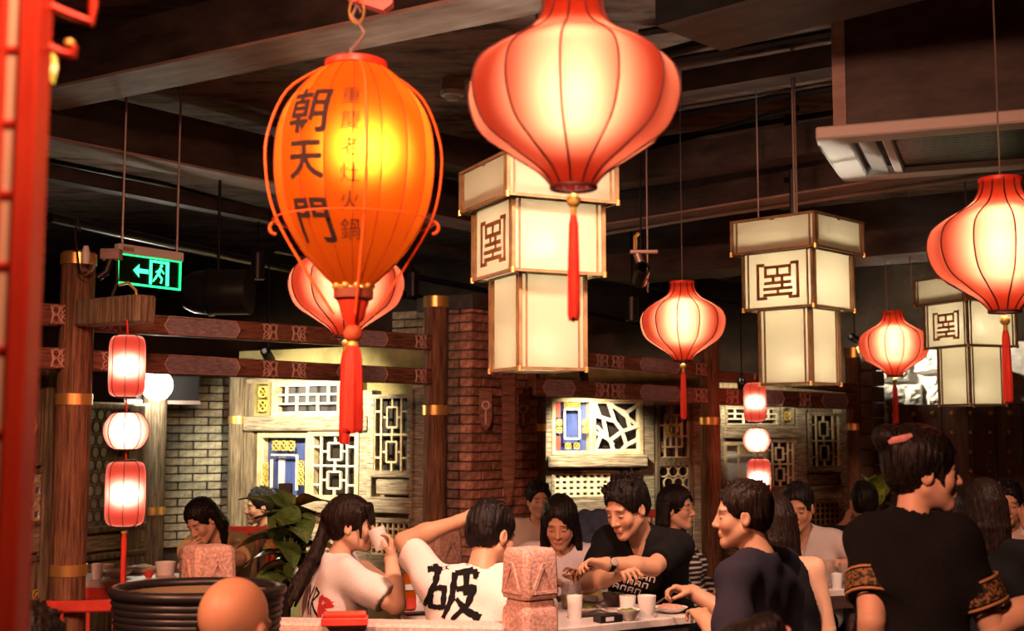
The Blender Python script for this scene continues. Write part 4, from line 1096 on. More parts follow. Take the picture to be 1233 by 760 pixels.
HAIR = {'black': M_hair('black hair', (.003,.0025,.0025), (.016,.012,.010)), 'brown': M_hair('dark brown hair', (.005,.0035,.003), (.026,.014,.009))}
def fabric(name, c, c2=None, sc=220): return M(name, c, c2 or [min(1, x * 1.18 + .004) for x in c], sc, rough=.9, spec=.15, bump=.15, detail=2)
def M_stripes(name, c1, c2, per, axis=2):
    m, nt, out = _mat(name)
    b = N(nt, 'ShaderNodeBsdfPrincipled', i_Roughness=.85); tc = N(nt, 'ShaderNodeTexCoord'); sx = N(nt, 'ShaderNodeSeparateXYZ'); nt.links.new(tc.outputs['Object'], sx.inputs[0])
    nz = N(nt, 'ShaderNodeTexNoise', i_Scale=9.0); nt.links.new(tc.outputs['Object'], nz.inputs['Vector'])
    ad = N(nt, 'ShaderNodeMath', operation='MULTIPLY_ADD'); ad.inputs[1].default_value = .02; nt.links.new(nz.outputs[0], ad.inputs[0]); nt.links.new(sx.outputs[axis], ad.inputs[2])
    dv = N(nt, 'ShaderNodeMath', operation='DIVIDE'); dv.inputs[1].default_value = per; nt.links.new(ad.outputs[0], dv.inputs[0])
    fr = N(nt, 'ShaderNodeMath', operation='FRACT'); nt.links.new(dv.outputs[0], fr.inputs[0])
    gt = N(nt, 'ShaderNodeMath', operation='GREATER_THAN'); gt.inputs[1].default_value = .62; nt.links.new(fr.outputs[0], gt.inputs[0])
    mx = N(nt, 'ShaderNodeMix', data_type='RGBA'); nt.links.new(gt.outputs[0], mx.inputs[0]); mx.inputs[6].default_value = c4(c1); mx.inputs[7].default_value = c4(c2)
    nt.links.new(mx.outputs[2], b.inputs['Base Color']); nt.links.new(b.outputs[0], out.inputs[0]); return m
def two_bone(a, tgt, l1, l2, pole):
    d = tgt - a; L = np.linalg.norm(d); L = max(.02, L); dn = d / L
    if L > (l1 + l2) * .995: tgt = a + dn * (l1 + l2) * .995; L = (l1 + l2) * .995
    x = (l1*l1 - l2*l2 + L*L) / (2*L); y = math.sqrt(max(0, l1*l1 - x*x))
    p = np.asarray(pole, float); p = p - dn * (p @ dn); p = unit(p)
    return a + dn * x + p * y, tgt
def person(label, head, yaw, hyaw=None, hpitch=0, hroll=0, lean=0, side=0, s=1.0, hs=1.0, fem=False, skin='fair', hair='short', hcol='black',
           shirt=None, sleeve=.55, neck='round', L=None, R=None, wide=1.0, res=.005, stand=False, trousers=None, group=None, twist=0, eyes='down', long_face=1.0, hair_args=None, smile=0, belly=0.0, name='person', shirt_res=.009, shirt_name='shirt', neck_len=1.0):
    """head: world position of the head centre (eye level); yaw 0 faces the camera, +90 faces picture right"""
    hyaw = yaw if hyaw is None else hyaw
    def frame(y):
        f = V(math.sin(math.radians(y)), -math.cos(math.radians(y)), 0); return np.stack([V(f[1], -f[0], 0), f, V(0, 0, 1)], 1)
    B = frame(yaw); Hm = frame(hyaw)
    cp, sp_ = math.cos(math.radians(hpitch)), math.sin(math.radians(hpitch)); cr_, sr = math.cos(math.radians(hroll)), math.sin(math.radians(hroll))
    Hm = Hm @ np.array([[1, 0, 0], [0, cp, sp_], [0, -sp_, cp]]) @ np.array([[cr_, 0, sr], [0, 1, 0], [-sr, 0, cr_]])
    hc = np.asarray(head, float)
    sp3 = unit(B @ V(math.tan(math.radians(side)), math.tan(math.radians(lean)), 1))
    rgt = unit(np.cross(B[:, 1], sp3)); rgt = unit(rgt * math.cos(math.radians(twist)) + np.cross(sp3, rgt) * math.sin(math.radians(twist))); fwd = unit(np.cross(sp3, rgt))
    T = np.stack([rgt, fwd, sp3], 1)
    hs *= (.95 if fem else 1.0)
    def hp(x, y, z): return hc + Hm @ (V(x, y, z) * hs)
    nb = hc + Hm @ (V(0, -.035, -.11) * hs) - sp3 * .055 * s * neck_len - fwd * .015
    sw = (.162 if fem else .185) * s * wide
    def tp(x, y, z): return nb + T @ (V(x, y, z) * s)                 # torso point: z measured down from the neck base
    pel = tp(0, -.02, -.50)
    sh = {q: nb + rgt * (sw if q == 'R' else -sw) - sp3 * .045 * s for q in 'LR'}
    base = V(pel[0], pel[1], 0)
    root = link(name, None); root.location = base; tag(root, label, 'person', group)
    bz = base
    # ---- arms
    arms = {}
    ul, fl = .275 * s, .245 * s
    for q, spec in (('L', L), ('R', R)):
        sg = 1 if q == 'R' else -1
        spec = dict(spec or {})
        tgt = spec.get('to'); pole = spec.get('pole')
        if tgt is None:
            tgt = sh[q] + T @ (V(-.03 * sg, .22, -.40) * s)
        tgt = np.asarray(tgt, float)
        if pole is None: pole = T @ V(.5 * sg, -.5, -.7)
        el, wr = two_bone(sh[q], tgt, ul, fl, pole)
        fd = unit(spec.get('fingers', wr - el)); pn = np.asarray(spec.get('palm', -sp3), float); pn = unit(pn - fd * (pn @ fd))
        arms[q] = (sh[q], el, wr, fd, pn, spec.get('curl', .45), spec.get('spread', 0.0), sg)
    # ---- head
    lo, hi = hc - .2 * hs - V(0, 0, .12), hc + .2 * hs
    F = Field(lo, hi, res)
    hR = Hm
    F.ell(hp(0, -.018, .036), V(.074, .096, .086) * hs, hR)
    F.ell(hp(0, .022, -.035), V(.058, .070, .085 * long_face) * hs, hR, .03)
    F.cone(hp(-.05, -.005, -.055), hp(-.012, .062, -.100), .022 * hs, .018 * hs, .025); F.cone(hp(.05, -.005, -.055), hp(.012, .062, -.100), .022 * hs, .018 * hs, .025)
    F.ell(hp(0, .072, -.104), V(.02, .016, .016) * hs, hR, .02)
    F.ell(hp(.036, .060, -.032), V(.024, .022, .026) * hs, hR, .02); F.ell(hp(-.036, .060, -.032), V(.024, .022, .026) * hs, hR, .02)
    F.cone(hp(-.036, .073, .020), hp(.036, .073, .020), .013 * hs, .013 * hs, .015)
    for q in (-1, 1): F.ell(hp(q * .032, .101, -.003), V(.019, .018, .011) * hs, hR, .008, 's')
    for q in (-1, 1): F.ell(hp(q * .031, .072, -.004), V(.015, .0155, .0115) * hs, hR, .004)
    F.cone(hp(0, .086, .006), hp(0, .104, -.032), .0075 * hs, .0125 * hs, .010)
    for q in (-1, 1): F.ell(hp(q * .012, .092, -.037), V(.0085, .010, .008) * hs, hR, .006)
    F.cone(hp(-.016, .088, -.0625), hp(.016, .088, -.0625), .0068 * hs, .0068 * hs, .006); F.cone(hp(-.013, .087, -.073), hp(.013, .087, -.073), .0075 * hs, .0075 * hs, .006)
    F.cone(hp(-.02, .1005, -.0675), hp(.02, .1005, -.0675), .0032 * hs, .0032 * hs, .003, 's')
    for q in (-1, 1):
        F.ell(hp(q * .077, -.008, -.012), V(.010, .020, .031) * hs, hR, .008); F.ell(hp(q * .086, -.004, -.008), V(.006, .011, .018) * hs, hR, .005, 's')
    F.cone(hp(0, -.028, -.045), nb, .050 * hs * (.9 if fem else 1), .056 * s * (.88 if fem else 1.04), .02)
    F.cone(nb, nb - sp3 * .06, .056 * s, .07 * s, .02)
    parts = [F.nets()]
    nh = len(parts[0][0])
    # ---- hands and forearms
    for q, (a, el, wr, fd, pn, curl, spread, sg) in arms.items():
        mid = el + (wr - el) * .0
        pts = np.stack([el, wr, wr + fd * .2 * s]); F2 = Field(pts.min(0) - .09, pts.max(0) + .09, max(.0045, res * .9))
        fr = unit(wr - el)
        F2.cone(el, el + fr * fl * .4, .042 * s, .041 * s, .01); F2.cone(el + fr * fl * .4, wr, .041 * s, .027 * s, .02)
        bk = -pn; th = unit(np.cross(fd, bk)) * (-1 if q == 'R' else 1)     # towards the thumb
        hh = .92 * s * (.92 if fem else 1)
        def hp2(x, y, z): return wr + (th * x + fd * y + bk * z) * hh
        F2.cone(hp2(-.018, .02, 0), hp2(-.024, .075, 0), .017 * hh, .0145 * hh, .012); F2.cone(hp2(.012, .02, 0), hp2(.024, .078, 0), .018 * hh, .0145 * hh, .012); F2.cone(hp2(0, .01, 0), hp2(0, .08, 0), .019 * hh, .015 * hh, .012); F2.cone(wr, hp2(0, .03, 0), .027 * s, .02 * hh, .015)
        for i, (fx, ln) in enumerate(((.031, .074), (.0105, .084), (-.0105, .078), (-.031, .060))):
            c = curl * (1 + .12 * i); p0 = hp2(fx, .082, .002); ang = c * .9; dirn = lambda a_: fd * math.cos(a_) - bk * math.sin(a_) + th * (fx * (4 + 6 * spread))
            rr = .0088 * hh
            for sgl, fr_ in ((.45, 1), (.30, .93), (.25, .84)):
                p1__ = p0 + unit(dirn(ang)) * ln * sgl * hh; F2.cone(p0, p1__, rr * fr_, rr * fr_ * .94, .0035); p0 = p1__; ang += c * 1.15
        t0 = hp2(.028, .028, -.006); t1 = t0 + unit(th * .75 + fd * .75 - bk * (.25 + .5 * curl)) * .045 * hh; t2 = t1 + unit(th * (.45 - .7 * curl) + fd * .9 - bk * (.3 + .45 * curl)) * .032 * hh
        F2.cone(hp2(.012, .015, -.004), t0, .017 * hh, .015 * hh, .012); F2.cone(t0, t1, .014 * hh, .0108 * hh, .006); F2.cone(t1, t2, .0105 * hh, .009 * hh, .003)
        parts.append(F2.nets())
    # ---- torso and upper arms (skin)
    pts = np.stack([tp(0, 0, .0), pel, sh['L'], sh['R'], arms['L'][1], arms['R'][1]]); F3 = Field(pts.min(0) - .22, pts.max(0) + .16, .009)
    def torso(Fq, e, k=.06):
        cw = (.085 if fem else .105) * wide
        Fq.cone(tp(-cw, .005, -.20), tp(cw, .005, -.20), (.100 + .0) * s + e, .100 * s + e, k)
        Fq.cone(tp(-cw * 1.1, 0, -.10), tp(cw * 1.1, 0, -.10), .085 * s + e, .085 * s + e, k)
        Fq.cone(tp(-.07 * wide, .0 + belly * .4, -.34), tp(.07 * wide, .0 + belly * .4, -.34), (.095 + belly) * s + e, (.095 + belly) * s + e, k)
        Fq.cone(tp(-.085, -.01, -.46), tp(.085, -.01, -.46), .115 * s + e, .115 * s + e, k)
        for q, sg in (('R', 1), ('L', -1)):
            Fq.cone(nb - sp3 * .015, sh[q], .055 * s + e, .055 * s + e, k * .7)
            if fem: Fq.ell(tp(.075 * sg, .085, -.215), V(.062, .055, .062) * s + e, T, .04)
    torso(F3, -.012)
    for q in 'LR':
        a, el = arms[q][0], arms[q][1]
        F3.cone(a, el, .050 * s, .041 * s, .03)
    F3.cone(nb, nb - sp3 * .05, .05 * s, .06 * s, .03)
    parts.append(F3.nets())
    v_all = np.concatenate([p[0] for p in parts]); mask = np.zeros((len(v_all), 4)); mask[:, 3] = 1
    l = (parts[0][0] - hc) @ Hm / hs; x, y, z = np.abs(l[:, 0]), l[:, 1], l[:, 2]; fr_ = y > .055
    def blob(cx, cz, rx, rz_): return np.clip(1.6 - 1.6 * np.sqrt(((x - cx) / rx)**2 + ((z - cz) / rz_)**2) + .2, 0, 1)
    brow = blob(.034, .021 + .004 * (1 - (x / .05)), .026, .0068) * fr_
    eye_h = .0052 if eyes == 'down' else .0070
    eye = blob(.031, -.0055 if eyes == 'down' else -.003, .0150, eye_h) * fr_
    lip = blob(0, -.068, .024, .0085) * fr_
    mask[:nh, 0] = np.clip(np.maximum(brow * .85, eye * .92), 0, 1); mask[:nh, 1] = np.clip(lip * .75 + .25 * blob(.045, -.04, .03, .025) * fr_, 0, 1)
    shell = [(p[0] - bz, p[1]) for p in parts]
    me, vv, qq = np_mesh('body', shell, [SKIN[skin]], mask)
    link('body', me, root)
    # ---- hair
    hm = HAIR[hcol]; ha = hair_args or {}
    def hair_mesh(nm, F4):
        v, q = F4.nets()
        if len(v):
            me4, _, _ = np_mesh(nm, [(v - bz, q)], [hm]); link(nm, me4, root)
    rng = np.random.RandomState(abs(hash(label)) % 1000 if False else sum(map(ord, label)) % 997)
    F4 = Field(hc - V(.26, .26, .62 if hair in ('long', 'pony', 'bob') else .22), hc + V(.26, .26, .26), .0055 if res < .006 else .007)
    th_ = ha.get('thick', .014)
    if hair != 'bald':
        F4.ell(hp(0, -.020, .040), V(.074 + th_, .096 + th_, .088 + th_) * hs, hR, .0)
        F4.ell(hp(0, -.05, -.005), V(.072 + th_*.6, .062 + th_*.6, .078) * hs, hR, .02)
        # face opening
        if hair in ('short', 'spiky', 'crew', 'undercut'):
            F4.ell(hp(0, .088, -.040), V(.076, .075, .108) * hs, hR, .012, 's')
            F4.ell(hp(0, .03, -.075), V(.12, .075, .07) * hs, hR, .015, 's')
            F4.ell(hp(0, -.06, -.125), V(.12, .09, .055) * hs, hR, .015, 's')
            if hair in ('undercut', 'crew'):
                for q in (-1, 1): F4.ell(hp(q * .112, .0, .0), V(.036, .085, .055) * hs, hR, .012, 's')
                F4.ell(hp(0, -.145, -.045), V(.10, .030, .06) * hs, hR, .015, 's')
            tuft = ha.get('tuft', .018)
            for i in range(ha.get('n', 46)):
                a_ = rng.uniform(0, 2*PI); e_ = rng.uniform(.45, 1.35) if hair != 'short' else rng.uniform(.5, 1.4)
                d_ = V(math.cos(a_) * math.cos(e_), math.sin(a_) * math.cos(e_), math.sin(e_))
                p0 = V(0, -.02, .040) + d_ * V(.076, .098, .090); 
                if p0[1] > .055 and p0[2] < .075: continue
                dd = unit(d_ + V(ha.get('sweep', 0), ha.get('fwd', .3), .2) + rng.uniform(-.35, .35, 3))
                F4.cone(hp(*p0), hp(*(p0 + dd * (tuft + .012 * rng.rand()))), .013 * hs, .004 * hs, .008)
        else:
            fz = ha.get('fringe', 0.0)
            F4.ell(hp(ha.get('part', .0), .092, -.052 - fz), V(.062, .075, ha.get('open', .122)) * hs, hR, .012, 's')
            if hair in ('bun', 'pony'):
                F4.ell(hp(0, .03, -.085), V(.12, .085, .066) * hs, hR, .015, 's')
                F4.ell(hp(0, -.06, -.145), V(.12, .09, .055) * hs, hR, .015, 's')
    if hair in ('long', 'bob'):
        ln = ha.get('len', .34 if hair == 'long' else .17)
        for i in range(ha.get('locks', 22)):
            a_ = PI * (.02 + .96 * i / (ha.get('locks', 22) - 1)) + PI    # around the back from one temple to the other
            cx, cy = .082 * math.cos(a_), -.025 + .085 * math.sin(a_) * 1.0
            if ha.get('front') and (i < 4 or i > ha.get('locks', 22) - 5): cy += .030
            p0 = hp(cx * .95, cy, .03); p1_ = hp(cx * 1.06, cy - .005, -.09)
            L_ = ln * (1 + rng.uniform(-.1, .08)) - .09
            end = p1_ + (-V(0, 0, 1) * .9 - .12 * Hm[:, 1] + rng.uniform(-.05, .05, 3) + Hm[:, 0] * cx * ha.get('flare', 1.2)) * L_
            w = ha.get('w', .020)
            F4.cone(p0, p1_, w * hs, w * 1.05 * hs, .012); F4.cone(p1_, end, w * 1.05 * hs, w * .55 * hs, .008)
    if hair == 'pony':
        b0 = hp(0, -.118, .0); e1 = np.asarray(ha['tail_mid'], float); e2 = np.asarray(ha['tail_end'], float)
        F4.cone(hp(0, -.10, .03), b0, .05 * hs, .03 * hs, .03); F4.cone(b0, e1, .026, .030, .02)
        for i in range(7):
            j = rng.uniform(-.012, .012, 3); F4.cone(e1 + j * .8, e2 + j * 2.4, .020, .007, .008)
        F4.cone(b0, e1, .028, .026, .015)
        if ha.get('bangs'):
            for i in range(9):
                x_ = -.05 + .1 * i / 8; F4.cone(hp(x_, .075, .085), hp(x_ * 1.1, .096, .012 + rng.uniform(-.008, .008)), .016 * hs, .007 * hs, .008)
            for q in (-1, 1): F4.cone(hp(q * .072, .045, .06), hp(q * .076, .052, -.055), .012 * hs, .005 * hs, .006)
    if hair == 'bun':
        F4.ell(hp(*ha.get('bun', (0, -.105, .085))), V(.048, .045, .044) * hs, hR, .012)
        F4.cone(hp(0, -.06, .09), hp(*ha.get('bun', (0, -.105, .085))), .05 * hs, .03 * hs, .02)
        for q in (-1, 1): F4.cone(hp(q * .072, .03, .05), hp(q * .076, .038, -.035), .012 * hs, .005 * hs, .008)
    if hair == 'balding':
        pass
    if hair == 'bald':
        F4.ell(hp(-.072, -.01, .005), V(.014, .042, .045) * hs, hR, 0)
        F4.ell(hp(0, .105, -.02), V(.12, .09, .12) * hs, hR, .012, 's'); F4.ell(hp(0, -.06, -.13), V(.12, .1, .07) * hs, hR, .01, 's')
        F4.ell(hp(0, .02, -.08), V(.12, .07, .07) * hs, hR, .01, 's')
    if hair in ('short', 'spiky', 'crew', 'undercut', 'long', 'bob', 'pony', 'bun'):
        F4.ripple([(Hm @ V(1, .3, .1), .021, .0016, 0), (Hm @ V(.5, 1, 0), .017, .0013, 1), (Hm @ V(1, -.8, .2), .013, .0011, 2)])
    hair_mesh('hair', F4)
    if hair == 'bun' and ha.get('clip'):
        bc = hp(*ha.get('bun', (0, -.105, .085))); u = Hm[:, 2]; mb = MB()
        ctr = bc - Hm[:, 2] * .0 + Hm[:, 1] * .035
        e1_, e2_ = Hm[:, 0], unit(Hm[:, 1] * .8 - Hm[:, 2] * .6)
        mb.tube([Vector(ctr - bz + (e1_ * math.cos(a_) * .052 + unit(Hm[:, 1] + Hm[:, 2] * .25) * math.sin(a_) * .05)) for a_ in [2*PI*i/16 for i in range(16)]], .011, 6, True)
        mb.build('hair_tie', M('pink hair tie', (.55, .20, .20), (.7, .34, .32), 40, rough=.7), root, 60)
    # ---- shirt
    shirt_ob = None
    if shirt is not None:
        pts = np.stack([tp(0, 0, .02), pel, sh['L'], sh['R'], arms['L'][1], arms['R'][1]] + ([arms['L'][2], arms['R'][2]] if sleeve > 1 else [])); F5 = Field(pts.min(0) - .24, pts.max(0) + .17, shirt_res)
        ez = .012
        torso(F5, ez)
        if neck in ('polo', 'collar', 'mandarin'): F5.cone(nb - sp3 * .02, nb + sp3 * .022, .066 * s + .006, .062 * s + .004, .015)
        if sleeve > 0:
            for q in 'LR':
                a, el, wr = arms[q][0], arms[q][1], arms[q][2]; dn = unit(el - a)
                if sleeve <= 1:
                    e = a + (el - a) * sleeve; F5.cone(a, e + dn * .03, .062 * s + ez * .5, .056 * s + ez, .035, clip=[(e, dn)])
                else:
                    F5.cone(a, el, .060 * s + ez * .5, .050 * s + ez * .5, .035); e = el + (wr - el) * (sleeve - 1); dn = unit(wr - el); F5.cone(el, e + dn * .02, .049 * s + ez * .4, .040 * s + ez * .3, .02, clip=[(e, dn)])
        F5.ripple([(T @ V(1, .4, 1.3), .15, .0035, 1.1), (T @ V(-.8, .5, 1.0), .11, .0016, .3), (T @ V(.3, 1, .5), .13, .0035, 2.2), (T @ V(1.2, .1, .4), .08, .0008, .8)])
        hn = unit(hp(0, -.028, -.045) - nb)
        if neck == 'round': F5.cone(nb - hn * .03 + fwd * .012, nb + hn * .2, .066 * s, .085 * s, .008, 's')
        elif neck == 'tank':
            F5.cone(nb - hn * .07 + fwd * .03, nb + hn * .2, .085 * s, .11 * s, .01, 's')
            for q in 'LR': F5.cone(sh[q] + sp3 * .08, sh[q] - sp3 * .13, .085 * s, .075 * s, .01, 's')
        elif neck in ('polo', 'v', 'collar'):
            F5.cone(nb - hn * .02 + fwd * .010, nb + hn * .2, .058 * s, .075 * s, .006, 's'); F5.cone(nb + fwd * .10 * s - sp3 * .10 * s, nb + fwd * .05 + hn * .06, .016 * s, .062 * s, .008, 's')
        elif neck == 'mandarin': F5.cone(nb - hn * .04, nb + hn * .2, .058 * s, .064 * s, .004, 's')
        F5.cut(pel - sp3 * .10 * s, -sp3)
        v, q = F5.nets(); me5, v5, q5 = np_mesh(shirt_name, [(v - bz, q)], [shirt]); shirt_ob = link(shirt_name, me5, root)
    # ---- legs
    tr = trousers or FABR['jeans']
    F6 = Field(V(pel[0]-.75, pel[1]-.75, 0.0), V(pel[0]+.75, pel[1]+.75, pel[2]+.16), .014)
    fB = B[:, 1]; rB = B[:, 0]
    F6.cone(pel - rgt * .08 * s, pel + rgt * .08 * s, .118 * s, .118 * s, .04)
    feet = []
    for sg in (-1, 1):
        hip = pel + rB * .09 * sg * s - V(0, 0, .01)
        if stand:
            bend = max(0, .86 - pel[2]); kn = V(hip[0], hip[1], hip[2] * .53) + fB * min(.25, bend * 1.2); an = V(hip[0], hip[1], .09) + rB * .02 * sg
        else:
            kn = hip + fB * .40 * s + rB * .05 * sg; kn[2] = min(max(.46, hip[2]), .52); an = kn - fB * .16; an[2] = .09
        F6.cone(hip, kn, .088 * s, .066 * s, .03); F6.cone(kn, an, .064 * s, .050 * s, .02); feet.append(an)
    v, q = F6.nets(); me6, _, _ = np_mesh('trousers', [(v - bz, q)], [tr]); link('trousers', me6, root)
    for an in feet:
        F7 = Field(an - .25, an + .25, .016); a0 = V(an[0], an[1], .055); F7.cone(a0 - fB * .05, a0 + fB * .13, .05, .042, .01); F7.cone(a0, V(an[0], an[1], .12), .048, .05, .02); F7.cut(V(0, 0, .006), V(0, 0, -1))
        v, q = F7.nets(); me7, _, _ = np_mesh('shoe', [(v - bz, q)], [FABR['shoe']]); link('shoe', me7, root)
    return dict(root=root, shirt=shirt_ob, T=T, nb=nb, sh=sh, arms=arms, pel=pel, base=base, Hm=Hm, hp=hp, tp=tp, s=s, hs=hs, fB=fB)
def decal(per, verts2, faces, origin, ux, uz, depth, m, name, off=.0025):
    """flat print wrapped onto a person's shirt: verts2 in metres in the plane (ux,uz) at origin, cast along depth"""
    me = per['shirt'].data; bz = per['base']
    bvh = BVHTree.FromPolygons([tuple(v.co) for v in me.vertices], [tuple(p.vertices) for p in me.polygons])
    ux, uz, dp = unit(ux), unit(uz), unit(depth); out = []; good = []
    for x, z in verts2:
        p = np.asarray(origin) + ux * x + uz * z - bz
        h = bvh.ray_cast(Vector(p - dp * .25), Vector(dp), 1.0)
        if h[0] is None: out.append(tuple(p)); good.append(False)
        else: out.append(tuple(h[0] - Vector(dp) * off)); good.append(True)
    mb = MB(); mb.v = out; mb.f = [f for f in faces if all(good[i] for i in f)]
    return mb.build(name, m, per['root'])
def strokes(list_, sub=6):
    """brush strokes: polylines with widths -> subdivided strips in 2D"""
    vv = []; ff = []
    for pts, ws in list_:
        P2 = []; 
        for i in range(len(pts) - 1):
            for k in range(sub): t = k / sub; P2.append((pts[i][0] + (pts[i+1][0]-pts[i][0])*t, pts[i][1] + (pts[i+1][1]-pts[i][1])*t, ws[i] + (ws[i+1]-ws[i])*t))
        P2.append((pts[-1][0], pts[-1][1], ws[-1])); b = len(vv)
        for i, (x, z, w) in enumerate(P2):
            q = P2[min(i+1, len(P2)-1)]; p = P2[max(i-1, 0)]; dx, dz = q[0]-p[0], q[1]-p[1]; l = math.hypot(dx, dz) + 1e-9; nx, nz = -dz/l, dx/l
            w *= 1 + .18 * math.sin(i * 2.3 + x * 40)
            for u in (-.5, -.17, .17, .5): vv.append((x + nx*w*u, z + nz*w*u))
        for i in range(len(P2) - 1):
            for u in range(3): ff.append((b+i*4+u, b+i*4+u+1, b+(i+1)*4+u+1, b+(i+1)*4+u))
    return vv, ff
FABR = {'jeans': fabric('dark denim', (.02,.03,.06)), 'shoe': fabric('dark shoe', (.02,.018,.016)), 'black': fabric('black cotton', (.004,.004,.005), (.008,.008,.009)), 'white': fabric('white cotton', (.66,.60,.57)),
        'grey': fabric('dark slate cotton', (.018,.016,.026)), 'tan': fabric('tan cotton', (.50,.40,.20)), 'light': fabric('light grey linen', (.42,.37,.34)), 'navy': fabric('dark navy cotton', (.012,.012,.02)), 'cream': fabric('cream cotton', (.6, .55, .5)),
        'stripe': M_stripes('black and white striped knit', (.015,.013,.014), (.62,.58,.54), .031), 'brown': fabric('brown cotton', (.10,.05,.03)), 'blue': fabric('pale blue white cotton', (.52,.53,.60))}
# ================================================================== the people in the place
def A(x, y, d): p = P(x, y, d); return V(p.x, p.y, p.z)
Z3 = V(0, 0, 1)
# --- girl with the cup
cup_c = A(461, 655, 5.52)
girl = person('young woman in white printed tee with long ponytail drinking from a white cup', A(424, 632, 5.6), 112, 88, 0, fem=True, skin='fair', hair='pony', hcol='brown', shirt=FABR['white'], sleeve=.8,
    R=dict(to=A(471, 673, 5.50), pole=(0, -.75, -.85), fingers=V(.05, .15, 1), palm=V(-1, .1, .1), curl=.55), L=dict(to=A(464, 699, 5.85), pole=(-.4, .9, .15)), lean=10, res=.0042,
    hair_args=dict(tail_mid=A(378, 672, 5.55), tail_end=A(352, 722, 5.5), bangs=True, thick=.017))
vv, ff = strokes([([(-.05, .05), (.0, -.07)], [.012, .012]), ([(.0, .05), (-.05, -.07)], [.012, .012]), ([(.03, .05), (.03, -.07)], [.012, .012]), ([(.03, .05), (.075, .03), (.035, -.01), (.085, -.07)], [.01, .012, .01, .012])])
T = girl['T']; o_ = girl['tp'](.06, -.1, -.17)
decal(girl, vv, ff, o_, -T[:, 0] * -1, T[:, 2], T[:, 1], FABR['black'], 'printed_letters')
vv, ff = strokes([([(.0, .05), (.0, -.05)], [.02, .02]), ([(.0, .05), (.05, .03), (.0, .0), (.055, -.03), (.0, -.05)], [.02, .02, .02, .02, .02])])
decal(girl, vv, ff, girl['tp'](.15, -.06, -.2), T[:, 0], T[:, 2], T[:, 1], fabric('red print', (.45, .03, .03)), 'printed_letters')
# --- man with brush character on his back
man = person('man in white tee with large black brush character on the back hand on head', A(593, 645, 5.15), 176, 132, 18, -6, lean=12, skin='mid', hair='undercut', shirt=FABR['white'], sleeve=.75, wide=1.0, res=.0042,
    L=dict(to=A(553, 628, 5.25), pole=V(-1, .1, -.25), fingers=V(.75, .15, .5), palm=V(.3, .2, -1), curl=.3), R=dict(to=A(632, 722, 5.5), pole=(.8, -.4, -.6)), hair_args=dict(tuft=.012, thick=.016))
T = man['T']
K = [([(-.085, .072), (-.01, .088)], [.018, .024]), ([(-.045, .082), (-.055, .03), (-.105, -.07)], [.022, .02, .012]), ([(-.07, .01), (-.072, -.06)], [.018, .018]), ([(-.07, .01), (-.022, .016), (-.026, -.055)], [.015, .018, .018]), ([(-.07, -.052), (-.024, -.05)], [.016, .016]),
     ([(.015, .065), (.005, -.02), (-.025, -.085)], [.02, .02, .012]), ([(.015, .062), (.092, .075), (.085, .045)], [.016, .022, .014]), ([(.055, .11), (.055, -.01)], [.022, .02]), ([(.02, .01), (.085, .018), (.06, -.04), (.005, -.09)], [.016, .02, .02, .012]), ([(.02, -.02), (.055, -.06), (.105, -.085)], [.012, .022, .026])]
vv, ff = strokes([([(x * 1.12, z * 1.12) for x, z in p], [w * 1.25 for w in ws]) for p, ws in K])
decal(man, vv, ff, A(543, 712, 5.0), V(1, 0, 0), V(0, 0, 1), V(0, 1, 0), FABR['black'], 'brush_character')
# --- long haired woman in pale top
person('woman with long black hair in pale tee looking down behind the stone post', A(674, 630, 6.25), -8, -10, 22, lean=8, fem=True, skin='mid', hair='long', shirt=FABR['blue'], sleeve=.7, res=.0042, hair_args=dict(len=.30, front=True, thick=.02, w=.022, part=.01),
    L=dict(to=A(698, 700, 6.12), pole=(.3, .5, -.8)), R=dict(to=A(652, 706, 6.05), pole=(-.7, .4, -.6)))
# --- man in black polo reaching across
polo = person('man in black polo with wristwatch reaching across the table', A(754, 611, 5.76), -24, -46, 24, 0, lean=26, skin='mid', hair='spiky', shirt=FABR['black'], sleeve=.78, neck='polo', res=.0042, hs=1.06, s=1.0, wide=.92,
    L=dict(to=A(730, 679, 5.46), pole=V(.9, -.25, -.55), fingers=V(-1, -.1, .15), palm=V(-.1, -.3, -1), curl=.55), R=dict(to=A(750, 690, 5.55), fingers=V(.2, -.9, .2), pole=(-.7, .1, -.65), curl=.6), hair_args=dict(tuft=.022, thick=.014, fwd=.6))
wr = polo['arms']['L'][2]; fr = unit(wr - polo['arms']['L'][1])
def bracelet(per, name, w, fr, r0, m, wid=.02):
    bz = per['base']; q = Vector(fr).to_track_quat('Z', 'Y'); mb = MB().lathe([(r0, -wid/2), (r0 * 1.08, -wid/2), (r0 * 1.08, wid/2), (r0, wid/2)], 16, cap=False)
    mb.v = [tuple(q @ Vector(v) + Vector(w - bz)) for v in mb.v]; return mb.build(name, m, per['root'], 40)
bracelet(polo, 'watch_strap', wr - fr * .02, fr, .031, FABR['black'], .022)
q = Vector(fr).to_track_quat('Z', 'Y'); up = unit(-V(*ray(735, 680)) + .3 * Z3); up = unit(up - fr * (up @ fr))
mb = MB().lathe([(0, -.004), (.018, -.004), (.018, .004), (.0, .005)], 14); qq = Vector(up).to_track_quat('Z', 'Y')
mb.v = [tuple(qq @ Vector(v) + Vector(wr - fr * .02 + up * .033 - polo['base'])) for v in mb.v]; mb.build('watch_face', MAT['steel'], polo['root'], 40)
T = polo['T']; vv = []; ff = []
rnd = random.Random(3)
